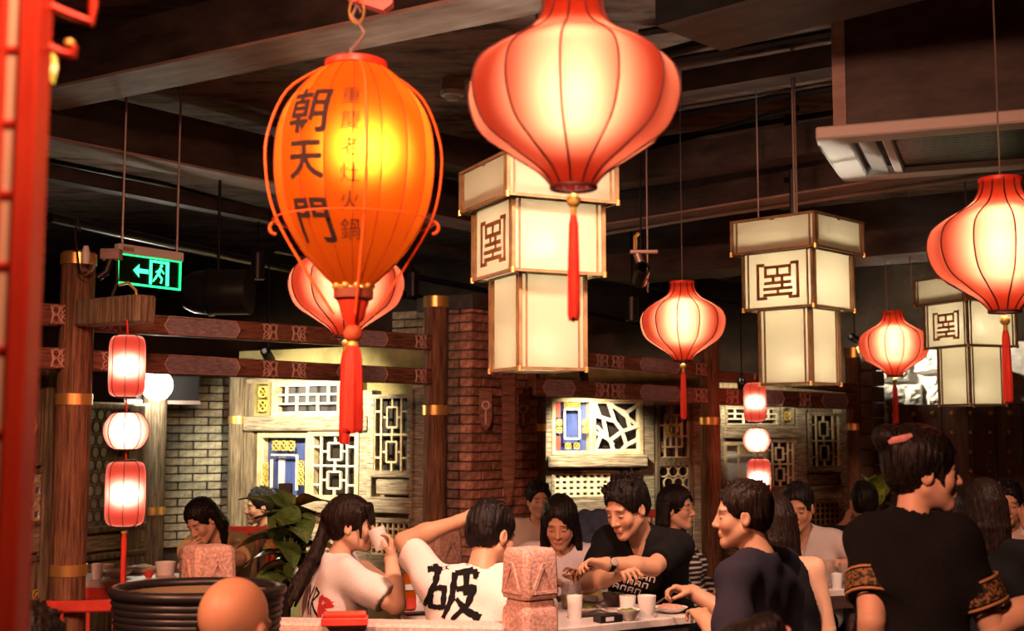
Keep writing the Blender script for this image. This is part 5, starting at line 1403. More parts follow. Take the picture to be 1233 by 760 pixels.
for r_ in range(3):
    for c in range(7 - r_):
        x = -.11 + c * .034 + r_ * .012; z = .05 - r_ * .038
        st = [([(x, z), (x, z - .024)], [.006, .006]), ([(x, z), (x + .02, z)], [.006, .006]), ([(x + .02, z), (x + .02, z - .024)], [.006, .006])]
        if (c + r_) % 2: st.append(([(x, z - .013), (x + .02, z - .013)], [.005, .005]))
        v2, f2 = strokes(st, 2); n = len(vv); vv += v2; ff += [tuple(i + n for i in f) for f in f2]
decal(polo, vv, ff, A(764, 711, 5.5), V(1, 0, -.25), V(.25, 0, 1), V(0, 1, 0), FABR['white'], 'shirt_print')['kind'] = 'stuff'
# --- slate tee man
slate = person('heavy set man in dark slate tee seen in profile eating with chopsticks', A(893, 620, 4.85), -122, -96, 4, lean=3, skin='mid', hair='spiky', hcol='brown', shirt=FABR['grey'], sleeve=.85, wide=1.10, s=1.09, hs=1.0, res=.0042, belly=.035,
    R=dict(to=A(835, 714, 5.25), pole=V(-.2, .3, -1), fingers=V(-1, 0, .25), palm=V(0, -.2, -1), curl=.75), L=dict(to=A(850, 748, 4.75), pole=V(.1, -1, -.6), curl=.5), hair_args=dict(tuft=.010, thick=.010, sweep=0, n=26))
# --- striped top woman with glasses
st = person('woman with glasses and long dark hair in black and white striped top', A(816, 612, 7.85), 70, 58, 0, lean=-14, fem=True, skin='fair', hair='long', shirt=FABR['stripe'], sleeve=1.6, hs=1.08, res=.005, hair_args=dict(len=.22, thick=.018, part=.01), eyes='open')
g = MB(); hp = st['hp']; bz = st['base']
for q in (-1, 1): g.tube([Vector(hp(q * .034 + .022 * math.cos(2*PI*k/14), .098, -.004 + .019 * math.sin(2*PI*k/14)) - bz) for k in range(14)], .0016, 5, True)
g.tube([Vector(hp(-.012, .1, 0) - bz), Vector(hp(.012, .1, 0) - bz)], .0014, 5)
for q in (-1, 1): g.tube([Vector(hp(q * .056, .098, 0) - bz), Vector(hp(q * .08, .0, .002) - bz)], .0014, 5)
g.build('glasses', MAT['brass'], st['root'])
# --- tank top woman from behind
tk = person('woman in dark tank top with long brown hair seen from behind', A(934, 630, 5.9), 168, 175, 5, fem=True, skin='fair', hair='long', hcol='brown', shirt=FABR['black'], sleeve=0, neck='tank', res=.005, hair_args=dict(len=.26, thick=.016), lean=8)
# --- light shirt man
person('man in light grey collared shirt facing the camera at the far table', A(961, 611, 7.0), -18, -24, 14, fem=False, skin='tan', hair='crew', shirt=FABR['light'], sleeve=1.7, neck='collar', res=.0046, lean=14, hair_args=dict(tuft=.008, thick=.014),
    L=dict(to=A(1008, 680, 6.74), pole=(.9, .5, 0)), R=dict(to=A(945, 684, 6.74), pole=(-.8, .5, -.1)))
# --- man in black tee from behind
person('man in black tee from behind with hand at his face near the green plant', A(1040, 606, 7.7), 172, 176, 6, skin='mid', hair='crew', shirt=FABR['black'], sleeve=.8, res=.005, lean=6, hair_args=dict(tuft=.006, thick=.008, n=10),
    L=dict(to=A(1018, 632, 7.9), pole=V(-.8, .2, -.6), fingers=V(.3, -.2, 1), palm=V(1, 0, 0), curl=.4))
# --- hostess
MAT['embroid'] = M('embroidered trim', (.015, .010, .007), (.24, .12, .035), 95, rough=.7, detail=1, lo=.46, hi=.56)
hos = person('hostess in black uniform with embroidered cuffs and hair bun in profile', A(1113, 567, 3.7), 150, 84, 2, lean=5, fem=True, skin='fair', hair='bun', shirt=FABR['black'], sleeve=.72, neck='mandarin', res=.0038, stand=True, shirt_res=.0065, s=.95, hs=1.0, eyes='open', wide=.78,
    R=dict(to=A(1272, 712, 3.65), pole=V(-.1, -.2, -1), fingers=V(1, .2, 0), palm=V(0, 0, -1)), L=dict(to=A(1048, 835, 3.7), pole=V(-.25, -1, 0)), trousers=FABR['black'], hair_args=dict(bun=(.01, -.115, .098), clip=True, thick=.018, fringe=.008))
for q in 'RL':
    a, el = hos['arms'][q][0], hos['arms'][q][1]; dn = unit(el - a); L_ = np.linalg.norm(el - a); s_ = hos['s']
    for u, w_, m in ((.60, .05, MAT['embroid']), (.47, .006, M('orange piping', (.42, .22, .08), rough=.6)), (.73, .006, M('orange piping', (.42, .22, .08), rough=.6))):
        bracelet(hos, 'cuff_trim' if w_ > .02 else 'cuff_piping', a + dn * L_ * u, dn, .0735 * s_, m, w_)
# --- people at the right edge
person('dark haired woman in black top seen from behind right of the hostess', A(1186, 612, 5.6), 158, 165, 4, fem=True, skin='fair', hair='bob', hcol='brown', shirt=FABR['black'], sleeve=.8, res=.006, hair_args=dict(len=.2))
person('person with black bobbed hair in navy top half hidden by the hostess', A(1143, 616, 6.5), 175, 178, 6, fem=True, hair='bob', shirt=FABR['navy'], sleeve=.8, res=.006, hair_args=dict(len=.18))
person('young man in cream shirt facing the camera before the studded door', A(1214, 606, 7.6), -20, -22, 10, hair='short', skin='mid', shirt=FABR['cream'], sleeve=1.6, res=.005, L=dict(to=A(1236, 632, 7.4), pole=V(.7, .2, -.6), fingers=V(-.3, -.2, 1), palm=V(0, 0, 1), curl=.8), hair_args=dict(tuft=.012))
# --- woman in tan shirt at the left table
person('woman in tan shirt with dark hair bent over the table by the log pillar', A(243, 627, 7.3), -22, -32, 34, 10, fem=True, skin='fair', hair='long', shirt=FABR['tan'], sleeve=.9, neck='collar', res=.0046, lean=26, hair_args=dict(len=.22, thick=.014, part=-.01),
    R=dict(to=A(222, 672, 6.9), pole=V(-.9, .1, -.4), fingers=V(.5, -.2, .6), palm=V(.5, .5, 0), curl=.5), L=dict(to=A(240, 676, 6.92), pole=V(.7, .8, 0), curl=.5))
person('person behind the leafy plant with only the face showing', A(312, 610, 9.3), -70, -62, 5, skin='tan', hair='short', shirt=FABR['brown'], sleeve=1.5, res=.007)
# --- boy far behind
person('child in pale top standing by the wall beside the brick column', A(649, 603, 8.6), 8, 10, 2, skin='fair', hair='short', shirt=FABR['cream'], sleeve=.9, res=.006, s=.8, hs=.95, stand=True)
# --- heads in the near foreground
person('balding man seen from behind close to the black basket', A(284, 760, 3.2), 165, 160, 10, skin='tan', hair='bald', shirt=FABR['brown'], sleeve=.8, res=.0045, hs=1.08)
person('dark haired person near the red lacquer post only the crown showing', A(38, 794, 3.4), 175, 175, 10, hair='short', shirt=FABR['black'], sleeve=.8, res=.006, s=.9)
person('dark haired woman with a pink hair tie below the slate tee man', A(903, 826, 2.75), 180, 178, 8, fem=True, hair='bun', shirt=FABR['navy'], sleeve=.8, res=.006, s=.9, hair_args=dict(bun=(.03, -.07, .118), clip=True, thick=.02))
# ================================================================== furniture and tableware
TZ = .76
def table(label, corners, top_m, leg_m, th=.035, name='dining_table', skirt=None, ped=(0, 0)):
    """corners: four ground points in order, near-left, near-right, far-right, far-left"""
    c = sum((Vector(p) for p in corners), Vector()) / 4; t = thing(name, label, 'table', (c.x, c.y, 0))
    q = [Vector((p[0] - c.x, p[1] - c.y, 0)) for p in corners]
    mb = MB().add([(p.x, p.y, TZ - th) for p in q] + [(p.x, p.y, TZ) for p in q], [(3,2,1,0),(4,5,6,7),(0,1,5,4),(1,2,6,5),(2,3,7,6),(3,0,4,7)])
    mb.build('tabletop', top_m, t, None, .004)
    MB().box((ped[0] - .04, ped[1] - .04, .02), (ped[0] + .04, ped[1] + .04, TZ - th)).build('pedestal', leg_m, t, None, .006); MB().lathe([(.12, 0), (.12, .012), (.06, .022)], 16, (ped[0], ped[1], 0)).build('foot_plate', leg_m, t, 40)
    mb = MB()
    for i in range(4):
        a, b = q[i] * .92, q[(i+1) % 4] * .92; mb.bar((a.x, a.y, TZ - th - .03), (b.x, b.y, TZ - th - .03), .02, .06)
    mb.build('apron', skirt or leg_m, t)
    return t
a = PZ(655, 759, TZ); b = PZ(838, 741, TZ); e = (b - a).normalized(); n_ = Vector((-e.y, e.x, 0))
table('pale topped dining table with cups and dishes before the stone post', [a + e*.04, b, b + n_*.66, a + e*.04 + n_*.66], MAT['tabletop'], MAT['tabledark'])
a = PX(486, 5.36); b = PX(552, 5.36); c = PX(560, 6.08); d = PX(481, 6.08)
table('pale topped dining table between the girl with cup and the white tee man', [a, b, c, d], MAT['tabletop'], MAT['tabledark'])
a = PX(70, 6.72); b = PX(228, 6.66); c = PX(270, 7.10); d = PX(60, 7.12)
table('pale topped table with red sides before the woman in tan shirt', [a, b, c, d], MAT['tabletop'], MAT['redpaint'], skirt=MAT['redpaint'])
a = PZ(962, 712, TZ); b = PZ(1045, 708, TZ); 
table('pale topped dark sided table before the man in light grey shirt', [a, b + Vector((.06, 0, 0)), b + Vector((.06, .40, 0)), a + Vector((0, .40, 0))], MAT['tabletop'], MAT['tabledark'], ped=(.1, -.1))
# ------------------------------------------------------------------ stone balustrade
def stone_post(label, x, d, ytop, wpx, rz=.55):
    w = wpx * d / FPX / 1.25; z1 = zat(ytop, d); p = PX(x, d)
    t = thing('stone_post', label, 'post', p, rz); h = w / 2
    def blk(z0, z1_, s0, s1, name, bev=.012, ch=.25):
        mb = MB(); pts = lambda s_: [(s_*(-1+ch), -s_), (s_*(1-ch), -s_), (s_, s_*(-1+ch)), (s_, s_*(1-ch)), (s_*(1-ch), s_), (s_*(-1+ch), s_), (-s_, s_*(1-ch)), (-s_, s_*(-1+ch))]
        zs = [(z0, s0*.93), (z0 + .02, s0), (z1_ - .035, s1), (z1_ - .012, s1*.96), (z1_, s1*.86)]
        for z, s_ in zs: mb.v += [(x_, y_, z) for x_, y_ in pts(s_)]
        for i in range(len(zs) - 1):
            for k in range(8): mb.f.append((i*8+k, i*8+(k+1) % 8, (i+1)*8+(k+1) % 8, (i+1)*8+k))
        mb.f.append(tuple(reversed(range(8)))); mb.f.append(tuple((len(zs)-1)*8 + k for k in range(8)))
        return mb.build(name, MAT['pinkstone'], t, 35)
    blk(0, z1 - .205, h, h, 'shaft'); blk(z1 - .215, z1 - .17, h*.86, h*.86, 'neck'); blk(z1 - .18, z1, h*1.02, h*.95, 'capital')
    for q in range(4):
        g = MB()
        for s_ in (-1, 1): g.bar((s_*h*.55, -h*1.0, z1 - .15), (0, -h*1.0, z1 - .05), .012, .012, (0, 1, 0))
        g.bar((-h*.7, -h*1.005, z1 - .155), (h*.7, -h*1.005, z1 - .155), .01, .012, (0, 1, 0))
        o = g.build('chevron_carving', MAT['pinkstone'], t); o.rotation_euler = (0, 0, q * PI/2)
    return p
s1 = stone_post('pink sandstone post before the woman in tan shirt', 255, 4.85, 657, 65, .62)
s2 = stone_post('carved pink sandstone post beside the man with brush character tee', 638, 4.7, 660, 66, .62)
s3 = stone_post('pink sandstone post behind the man with brush character tee', 533, 6.3, 637, 48, .6)
d = s2 - s1; t = thing('stone_rail', 'pale sandstone rail between the two nearer stone posts', 'rail', s1 + d.normalized() * .1, math.atan2(d.y, d.x))
Lr = d.length - .19
MB().box((0, -.07, .79), (Lr, .07, .84)).build('coping', MAT['railstone'], t, None, .01); MB().box((0, -.05, 0), (Lr, .05, .79)).build('panel', MAT['tabledark'], t)
p = P(414, 741, 4.66); t = thing('red_box', 'small red lacquered box resting on the pale stone rail', 'box', (p.x, p.y + .03, .84), .1)
MB().box((-.085, -.045, 0), (.085, .045, .03)).build('tray', MAT['redpaint'], t, None, .004); MB().box((-.078, -.04, .03), (.078, .04, .045)).build('lid', MAT['redlacquer'], t, None, .004)
# ------------------------------------------------------------------ red lacquer post at the left edge
ta = P(40, -60, 1.6); tb = P(5, 800, 1.6); tb0 = tb + (tb - ta).normalized() * (tb.z / ((ta - tb).normalized().z)) if False else tb
dirp = (ta - tb).normalized(); bot = tb - dirp * (tb.z / dirp.z); top = ta + dirp * ((CZ - ta.z) / dirp.z)
t = thing('red_lacquer_post', 'glossy red lacquer post with cream paper strip and scrolled bracket', 'post', bot)
L_ = (top - bot); rzp = Euler((0, 0, 0))
up = Vector(L_); 
MB().bar((.008, 0, 0), up + Vector((.008, 0, 0)), .026, .05, (0, 1, 0)).build('post_shaft', MAT['redlacquer'], t, None, .003)
MB().bar((-.014, .004, 0), up + Vector((-.014, .004, 0)), .024, .03, (0, 1, 0)).build('paper_strip', M('cream lattice paper', (.72, .58, .38), rough=.6), t)
MB().bar((-.029, 0, 0), up + Vector((-.029, 0, 0)), .010, .05, (0, 1, 0)).build('edge_strip', MAT['redlacquer'], t, None, .002)
for y in (-20, 62, 150, 235, 320, 420, 520, 620, 720):
    u = (P(20, y, 1.6).z - bot.z) / (top.z - bot.z); c = up * u
    MB().box((c.x - .028, -.014, c.z - .003), (c.x - .002, -.010, c.z + .003)).build('cross_bar', MAT['redlacquer'], t)
def pp(x, y): return P(x, y, 1.62) - bot
for pts in ([(52, 4), (85, 18), (110, 27), (112, 8), (113, -22)], [(52, 53), (75, 64), (88, 66), (88, 55)], [(60, -20), (113, -22)]):
    MB().tube([pp(*q) for q in pts], .006, 6).build('scroll_bracket', MAT['redlacquer'], t, 50)
MB().ball(pp(84, 53), .007).build('bracket_tip', MAT['gilt'], t, 60)
# ------------------------------------------------------------------ leaves
MAT['leaf'] = M('dark green leaf', (.02, .055, .012), (.10, .17, .04), 9, (1, 4, 1), .32, spec=.6)
MAT['leaf2'] = M('bronze green leaf', (.06, .05, .012), (.28, .15, .04), 8, (1, 4, 1), .35, spec=.6)
MAT['leaf3'] = M('pale lime leaf', (.22, .34, .03), (.45, .55, .10), 9, rough=.4)
MAT['stem'] = M('green stem', (.06, .10, .03), rough=.5)
_leaf = {}
def leaf_mesh(m, wide):
    key = (m, wide)
    if key in _leaf: return _leaf[key]
    mb = MB(); n = 9
    for i in range(n + 1):
        t_ = i / n; w = wide * math.sin(PI * min(1, t_ ** .8 * .98 + .02)) ** .9; z = .10 * math.sin(PI * t_ * .8) - .28 * t_ * t_
        for k, u in enumerate((-1, -.5, 0, .5, 1)): mb.v.append((u * w, t_, z + .20 * abs(u) * w + .02 * math.sin(9 * t_ + k)))
    for i in range(n):
        for k in range(4): mb.f.append((i*5+k, i*5+k+1, (i+1)*5+k+1, (i+1)*5+k))
    for i in range(n + 1): mb.v.append((0, i / n, mb.v[i*5+2][2] + .012))
    me = mb.mesh('leaf', 80); me.materials.append(MAT[m]); _leaf[key] = me; return me
def leaf(parent, base, tip, m, wide=.26, roll=0.0):
    base = Vector(base); tip = Vector(tip); d = tip - base; L = d.length
    o = link('leaf', leaf_mesh(m, wide), parent); o.location = base; o.scale = (L, L, L)
    q = d.to_track_quat('Y', 'Z'); o.rotation_euler = (q.to_matrix() @ Matrix.Rotation(roll, 3, 'Y')).to_euler(); return o
pb = PX(348, 6.05)
t = thing('potted_plant', 'leafy dark green potted plant with bronze leaves beside the ponytail girl', 'plant', pb)
MB().lathe([(.12, 0), (.16, .05), (.18, .38), (.19, .40), (.17, .40), (.16, .36), (.0, .36)], 20).build('pot', MAT['ductlight'], t, 40)
def q3(x, y, d): return P(x, y, d) - pb
core = q3(350, 690, 6.05)
LV = [(350,640,335,598,0,.30),(345,620,295,590,0,.28),(348,606,372,640,1,.25),(345,650,285,648,1,.24),(340,655,300,634,0,.26),(352,650,388,622,0,.3),(350,660,392,655,0,.28),(345,668,290,672,0,.28),(342,672,305,700,0,.3),(350,676,330,720,1,.26),
      (352,672,385,690,0,.28),(338,640,318,606,1,.26),(352,628,380,606,0,.3),(346,690,300,712,0,.28),(354,690,372,716,0,.28),(340,630,305,618,0,.3),(344,664,322,652,1,.25),(352,645,366,668,1,.26),(350,612,330,582,0,.26),(346,682,312,688,0,.3),(350,684,345,655,0,.3),(352,690,384,672,0,.3),(350,700,332,690,0,.3),(340,610,322,640,0,.3)]
rnd = random.Random(11)
for k in range(22):
    a_ = rnd.uniform(0, 2*PI); bx, by = 348 + rnd.uniform(-14, 14), 650 + rnd.uniform(-40, 40); LV.append((bx, by, bx + 44*math.cos(a_), by + 32*math.sin(a_) - 6, k % 4 == 0, rnd.uniform(.28, .36)))
for k, (bx, by, tx, ty, mm, w) in enumerate(LV):
    d0 = 6.05 + rnd.uniform(-.06, .06); d1 = d0 + rnd.uniform(-.20, .12)
    bpos = q3(bx, by, d0); leaf(t, bpos, q3(tx, ty, d1), ('leaf', 'leaf2')[mm], w, rnd.uniform(-.5, .5))
    MB().tube([Vector((core.x * .4, core.y * .4, .36)), core + Vector((0, 0, -.05)) * rnd.random(), bpos], .006, 5).build('stem', MAT['stem'], t)
p = PX(345, 6.42); z1 = zat(582, 6.42)
t = thing('black_stand', 'tall slim black stand behind the leafy plant', 'stand', p)
MB().box((-.035, -.015, .03), (.035, .015, z1)).build('upright', MAT['black'], t, None, .004); MB().lathe([(.14, 0), (.14, .02), (.05, .035)], 18).build('base', MAT['black'], t, 40)
pb2 = PX(1052, 8.6); t = thing('lime_plant', 'lime green leafy plant behind the man in black tee', 'plant', pb2)
MB().lathe([(.10, 0), (.13, .05), (.12, .7), (.10, .72)], 16).build('tall_vase', MAT['tabledark'], t, 40)
for k, (bx, by, tx, ty) in enumerate(((1050,612,1040,578),(1052,612,1052,570),(1054,612,1066,580),(1050,616,1026,600),(1055,616,1072,604),(1052,610,1046,592),(1055,606,1060,566),(1050,600,1034,584),(1054,600,1064,595),(1052,598,1042,568))):
    d0 = 8.6; bpos = P(bx, by, d0) - pb2; leaf(t, bpos, P(tx, ty, d0 + rnd.uniform(-.15, .1)) - pb2, 'leaf3', .36, rnd.uniform(-.5, .5))
    MB().tube([(0, 0, .7), bpos], .004, 5).build('stem', MAT['stem'], t)
t = thing('leaf_sprig', 'yellow green leaf sprig tucked behind the red lacquer post', 'plant', P(20, 60, 1.75))
o0 = P(20, 60, 1.75)
for bx, by, tx, ty in ((30, 40, 0, 55), (30, 50, -4, 78), (48, 60, 66, 92), (34, 45, 12, 20), (50, 60, 60, 70)): leaf(t, P(bx, by, 1.75) - o0, P(tx, ty, 1.72) - o0, 'leaf3', .22, .3)
MB().tube([P(30, 40, 1.75) - o0, P(45, 60, 1.75) - o0, P(34, 140, 1.66) - o0], .003, 5).build('stem', MAT['stem'], t)
# ------------------------------------------------------------------ wicker tub chair, red chairs, stools
cpos = PX(243, 4.05)
t = thing('wicker_chair', 'black ribbed wicker tub chair with beige lining behind the balding man', 'chair', cpos)
R0 = .265; ztop = zat(721, 3.85)
for i in range(24):
    z = ztop - .012 - i * .0205; rr = R0 * (1 - .008 * i)
    me = MB().tube([(rr * math.cos(a_), rr * math.sin(a_) * .8, z) for a_ in [2 * PI * k / 28 for k in range(28)]], .0105, 6, True)
    me.v = [(x, -y if False else y, z_) for x, y, z_ in me.v]; me.build('wicker_band', MAT['black'], t, 60)
me = MB().tube([(R0 * 1.0 * math.cos(a_), R0 * .8 * math.sin(a_), ztop) for a_ in [2 * PI * k / 28 for k in range(28)]], .018, 8, True).build('rim', MAT['black'], t, 60)
mb = MB(); n = 22
for k in range(n + 1):
    a_ = 2 * PI * k / n; mb.v += [(R0 * .93 * math.cos(a_), R0 * .74 * math.sin(a_), ztop - .42), (R0 * .93 * math.cos(a_), R0 * .74 * math.sin(a_), ztop - .008)]
for k in range(n): mb.f.append((2*k, 2*k+2, 2*k+3, 2*k+1))
mb.build('beige_lining', fabric('beige lining', (.22, .17, .10)), t, 60)
MB().lathe([(.0, .40), (R0*.9, .40), (R0*.9, .46), (R0*.8, .48), (0, .48)], 20).build('seat_cushion', fabric('dark cushion', (.05, .04, .035)), t, 40)
for sx in (-1, 1):
    for sy in (-1, 1): MB().tube([(sx*.17, sy*.13, 0), (sx*.17, sy*.13, .41)], .018, 8).build('leg', MAT['black'], t, 50)
def red_chair(label, x, d, ytop, rz, w=.40, bars=5):
    p = PX(x, d); z1 = zat(ytop, d); t = thing('red_chair', label, 'chair', p, rz); m = MAT['redpaint']
    MB().box((-w/2, -.19, .42), (w/2, .19, .45)).build('seat', m, t, None, .008)
    for sx in (-1, 1):
        MB().tube([(sx*w/2, .18, 0), (sx*w/2, .18, .45), (sx*w/2, .22, z1)], .017, 8).build('back_post', m, t, 50)
        MB().tube([(sx*w/2, -.17, 0), (sx*w/2, -.17, .43)], .017, 8).build('leg', m, t, 50)
    MB().box((-w/2 - .02, .205, z1 - .055), (w/2 + .02, .235, z1)).build('top_rail', m, t, None, .008)
    for k in range(bars):
        u = -w/2 + w * (k + .5) / bars; MB().tube([(u, .19, .45), (u, .218, z1 - .05)], .009, 6).build('spindle', m, t, 50)
red_chair('red spindle chair before the red sided table beside the log pillar', 122, 6.3, 716, PI + .15, .36, 3)
red_chair('red chair behind the woman in tan shirt and the plant', 293, 8.25, 637, -.1, .30, 4)
red_chair('red chair behind the man in black polo', 784, 8.75, 616, .1, .34, 4)
def stool(who, per):
    pel = per['pel']; z1 = pel[2] - .14; t = thing('stool', 'dark wooden stool under the ' + who, 'stool', (pel[0], pel[1], 0))
    MB().box((-.13, -.13, z1 - .035), (.13, .13, z1)).build('seat', MAT['tabledark'], t, None, .008)
    for sx in (-1, 1):
        for sy in (-1, 1): MB().tube([(sx*.11, sy*.11, 0), (sx*.10, sy*.10, z1 - .03)], .018, 6).build('leg', MAT['tabledark'], t)
stool('ponytail girl', girl); stool('man with brush character tee', man); stool('man in black polo', polo); stool('man in slate tee', slate); stool('woman in striped top', st); stool('woman in tank top', tk)
# dark jacket on a chair
jb = A(728, 640, 7.0); F8 = Field(jb - .35, jb + .3, .012)
F8.cone(jb + V(-.10, 0, .07), jb + V(.10, 0, .07), .05, .05, .03); F8.cone(jb + V(-.12, .0, .04), jb + V(-.14, -.02, -.22), .06, .05, .04); F8.cone(jb + V(.12, .0, .04), jb + V(.14, -.02, -.22), .06, .05, .04); F8.cone(jb + V(0, .03, .0), jb + V(0, .03, -.24), .10, .10, .06)
F8.ripple([(V(1, .2, .6), .07, .006, 0), (V(-.7, .3, 1), .05, .004, 1)])
v, q = F8.nets(); me, _, _ = np_mesh('dark_jacket', [(v, q)], [fabric('faded dark denim', (.035, .045, .075))]); o = link('dark_jacket', me); tag(o, 'dark denim jacket hung on a chair behind the long haired woman', 'jacket')
red_chair('red chair carrying the dark denim jacket', 728, 7.05, 632, .05, .34, 3)
# ------------------------------------------------------------------ tableware
def cup(label, x, ybase, hpx, wpx, z=TZ, d=None, m='ceramic', cat='cup', name='cup', loc=None, rot=None, grp=None):
    p = Vector(loc) if loc is not None else PZ(x, ybase, z); dd = p.y; h = hpx * dd / FPX; r = wpx / 2 * dd / FPX
    t = thing(name, label, cat, p, 0, grp)
    if rot: t.rotation_euler = rot
    MB().lathe([(r*.80, 0), (r*.84, .004), (r, h*.96), (r, h), (r*.92, h), (r*.78, .012), (0, .010)], 20).build('cup_body', MAT[m], t, 40)
    MB().lathe([(r*.66, -.000), (r*.70, -.0), (r*.72, .004)], 20, cap=False).build('foot_ring', MAT[m], t, 40)
    return t
MAT['tea'] = M('tea', (.30, .12, .03), rough=.15)
MAT['food_y'] = M('yellow noodles', (.55, .38, .06), (.80, .62, .16), 60, rough=.5, bump=.8)
MAT['food_g'] = M('green herbs', (.08, .14, .03), (.30, .34, .10), 70, rough=.6, bump=.8)
MAT['food_p'] = M('pink sliced meat', (.45, .22, .15), (.62, .36, .26), 50, rough=.5, bump=.6)
MAT['food_r'] = M('red sauce', (.45, .05, .02), (.65, .12, .04), 40, rough=.3)
cup('white cup nearest the carved stone post', 692, 745, 27, 19)
cup('white cup between dark bowl and another cup', 756, 740, 22, 20)
cup('white cup with dark lettering beside the stacked plates', 779, 744, 26, 22)
def bowl(label, x, y, wpx, hpx, m, fill, z=TZ, name='bowl'):
    p = PZ(x, y, z); r = wpx / 2 * p.y / FPX; h = hpx * p.y / FPX; t = thing(name, label, 'bowl' if name == 'bowl' else 'plate', p)
    MB().lathe([(r*.45, 0), (r*.5, .004), (r*.85, h*.6), (r, h), (r*.95, h), (r*.78, h*.6), (r*.4, .01), (0, .01)], 22).build('bowl_body' if name == 'bowl' else 'plate_body', MAT[m], t, 40)
    if fill:
        mb = MB(); mb.ball((0, 0, h*.72), r*.82, 16, 8, (1, 1, .30)); rn = random.Random(int(x)); mb.v = [(a_ + rn.uniform(-.004, .004), b_ + rn.uniform(-.004, .004), max(.012, c_ + rn.uniform(-.004, .006))) for a_, b_, c_ in mb.v]; mb.build('food', MAT[fill], t, 60)
    return t
bowl('small white bowl of green herbs at the table corner', 757, 747, 29, 13, 'ceramic', 'food_g')
bowl('dark bowl behind the white cups', 738, 733, 26, 18, 'tabledark', 'food_g')
bowl('wide dish of yellow noodles behind the clear glass jar', 714, 725, 40, 10, 'ceramic', 'food_y', name='plate')
bowl('white plate with pink food beside the chopsticks', 808, 738, 40, 7, 'ceramic', 'food_p', name='plate')
bowl('flat white saucer in the middle of the table', 742, 738, 34, 4, 'ceramic', None, name='plate')
bowl('flat white plate of green vegetables beside the black carton', 706, 736, 34, 5, 'ceramic', 'food_g', name='plate')
def jar(label, x, y, wpx, hpx, fill, name='glass_jar'):
    p = PZ(x, y, TZ); r = wpx / 2 * p.y / FPX; h = hpx * p.y / FPX; t = thing(name, label, 'glass', p)
    MB().lathe([(r*.9, 0), (r, .006), (r, h), (r*.94, h), (r*.94, .012), (0, .012)], 20).build('glass_wall', MAT['glass'], t, 40)
    if fill: MB().lathe([(r*.9, .014), (r*.9, h*.55), (0, h*.58)], 18).build('drink', MAT[fill], t, 40)
jar('clear glass jar of pale noodles beside the stone post', 688, 733, 24, 30, 'food_y')
t = thing('black_carton', 'flat black printed carton lying on the near table edge', 'carton', PZ(732, 749, TZ), .5)
MB().box((-.055, -.03, 0), (.055, .03, .032)).build('carton_body', MAT['black'], t, None, .002); MB().box((-.03, -.0312, .008), (.01, -.0302, .024)).build('white_print', MAT['whiteplastic'], t)
t = thing('dark_phone', 'dark phone lying beside the black carton', 'phone', PZ(708, 742, TZ), .45)
MB().box((-.07, -.036, 0), (.07, .036, .009)).build('phone_body', MAT['black'], t, None, .003); MB().box((-.066, -.033, .009), (.066, .033, .0096)).build('screen', MAT['darkroom'], t)
w0 = slate['arms']['R'][2] + slate['arms']['R'][3] * .09
for k in range(2):
    o = MB().tube([Vector(w0) + Vector((.03, 0, -.005 + .008*k)), PZ(786, 729 + 2*k, TZ + .03)], .003, 6).build('chopstick', MAT['log']); tag(o, 'wooden chopstick held by the man in slate tee', 'chopstick', 'pair of chopsticks in the slate tee man hand')
# cup in the girl's hand
cc = girl['arms']['R'][2] + girl['arms']['R'][3] * .085 + girl['arms']['R'][4] * .042
t = cup('white tea cup held to the lips of the ponytail girl', 0, 0, 26, 21, loc=Vector(cc) + Vector((.0, 0, -.045)), rot=(0, -.35, 0))
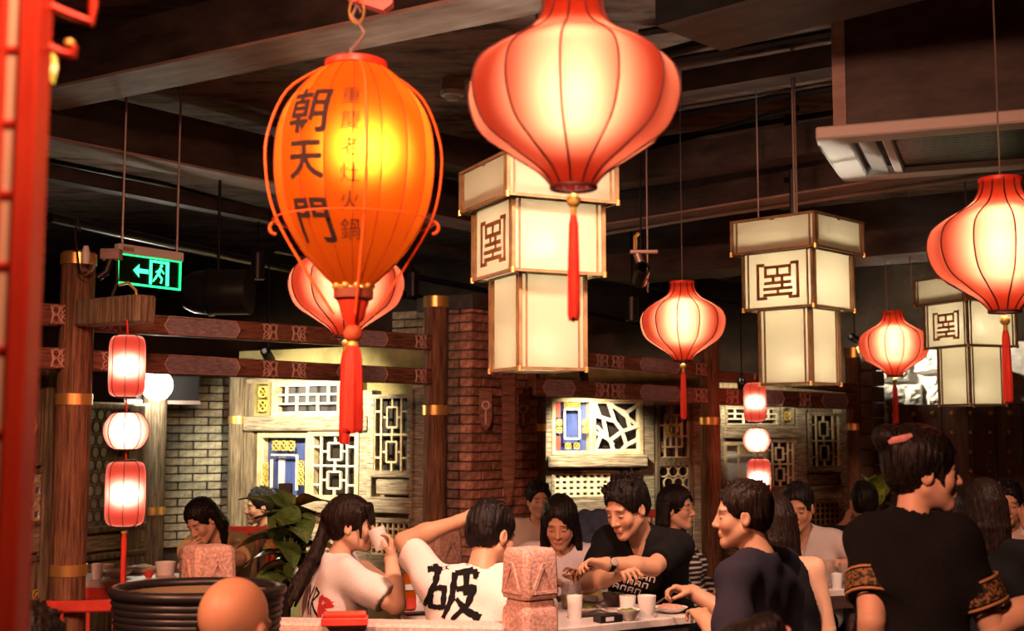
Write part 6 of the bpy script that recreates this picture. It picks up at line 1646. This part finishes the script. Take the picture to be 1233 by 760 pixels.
# bottle and phone on the girl's table
p = PZ(492, 735, TZ); t = thing('tea_bottle', 'orange tea bottle with yellow cap and red base label', 'bottle', p)
r = .034
MB().lathe([(r*.85, 0), (r, .008), (r, .06), (r*.93, .075), (r, .09), (r, .135), (r*.75, .165), (r*.38, .185), (r*.36, .20)], 20).build('bottle_body', M_glass('amber tea bottle', (.95, .50, .10), .1), t, 40)
MB().lathe([(r*.9, .006), (r*.92, .13), (r*.6, .155), (0, .156)], 18).build('tea', M('orange tea', (.75, .30, .04), rough=.2), t, 40)
MB().lathe([(r*1.02, .010), (r*1.02, .058)], 20, cap=False).build('red_label', MAT['redpaint'], t, 40); MB().lathe([(r*1.02, .092), (r*1.02, .118)], 20, cap=False).build('pale_label', MAT['ceramic'], t, 40)
MB().lathe([(r*.46, .195), (r*.46, .218), (r*.40, .222), (0, .222)], 16).build('cap', MAT['gilt'], t, 40)
t = thing('black_phone', 'black phone lying before the tea bottle', 'phone', PZ(508, 740, TZ), .3)
MB().box((-.075, -.037, 0), (.075, .037, .009)).build('phone_body', MAT['black'], t, None, .003); MB().box((-.07, -.033, .009), (.07, .033, .0096)).build('screen', MAT['darkroom'], t)
cup('small white cup behind the tea bottle', 498, 727, 18, 16)
cup('white cup beside the folded arm of the ponytail girl', 503, 723, 14, 16)
# left table
cup('white cup on the red sided table beside the log pillar', 117, 697, 18, 14)
cup('white mug beside the stone post on the red sided table', 199, 692, 15, 24)
bowl('white bowl on the red sided table', 142, 696, 34, 9, 'ceramic', None)
bowl('oval dish of snacks before the woman in tan shirt', 168, 690, 44, 6, 'ceramic', 'food_y', name='plate')
bowl('little bowl of red sauce on the red sided table', 179, 696, 14, 8, 'redpaint', 'food_r')
bowl('brown lidded bowl on the red sided table', 126, 692, 22, 12, 'railstone', None)
jar('clear water glass beside the woman in tan shirt', 222, 700, 13, 26, None)
# right table
jar('tall clear glass on the far right table', 996, 706, 20, 30, None); jar('clear glass jug on the far right table', 1021, 705, 22, 26, None)
cup('white cup inside the group of glasses', 1008, 709, 18, 13)
bowl('white plate with leftovers on the far right table', 977, 704, 24, 5, 'ceramic', 'food_y', name='plate'); bowl('small white bowl of greens by the hostess elbow', 1026, 707, 20, 9, 'ceramic', 'food_g')
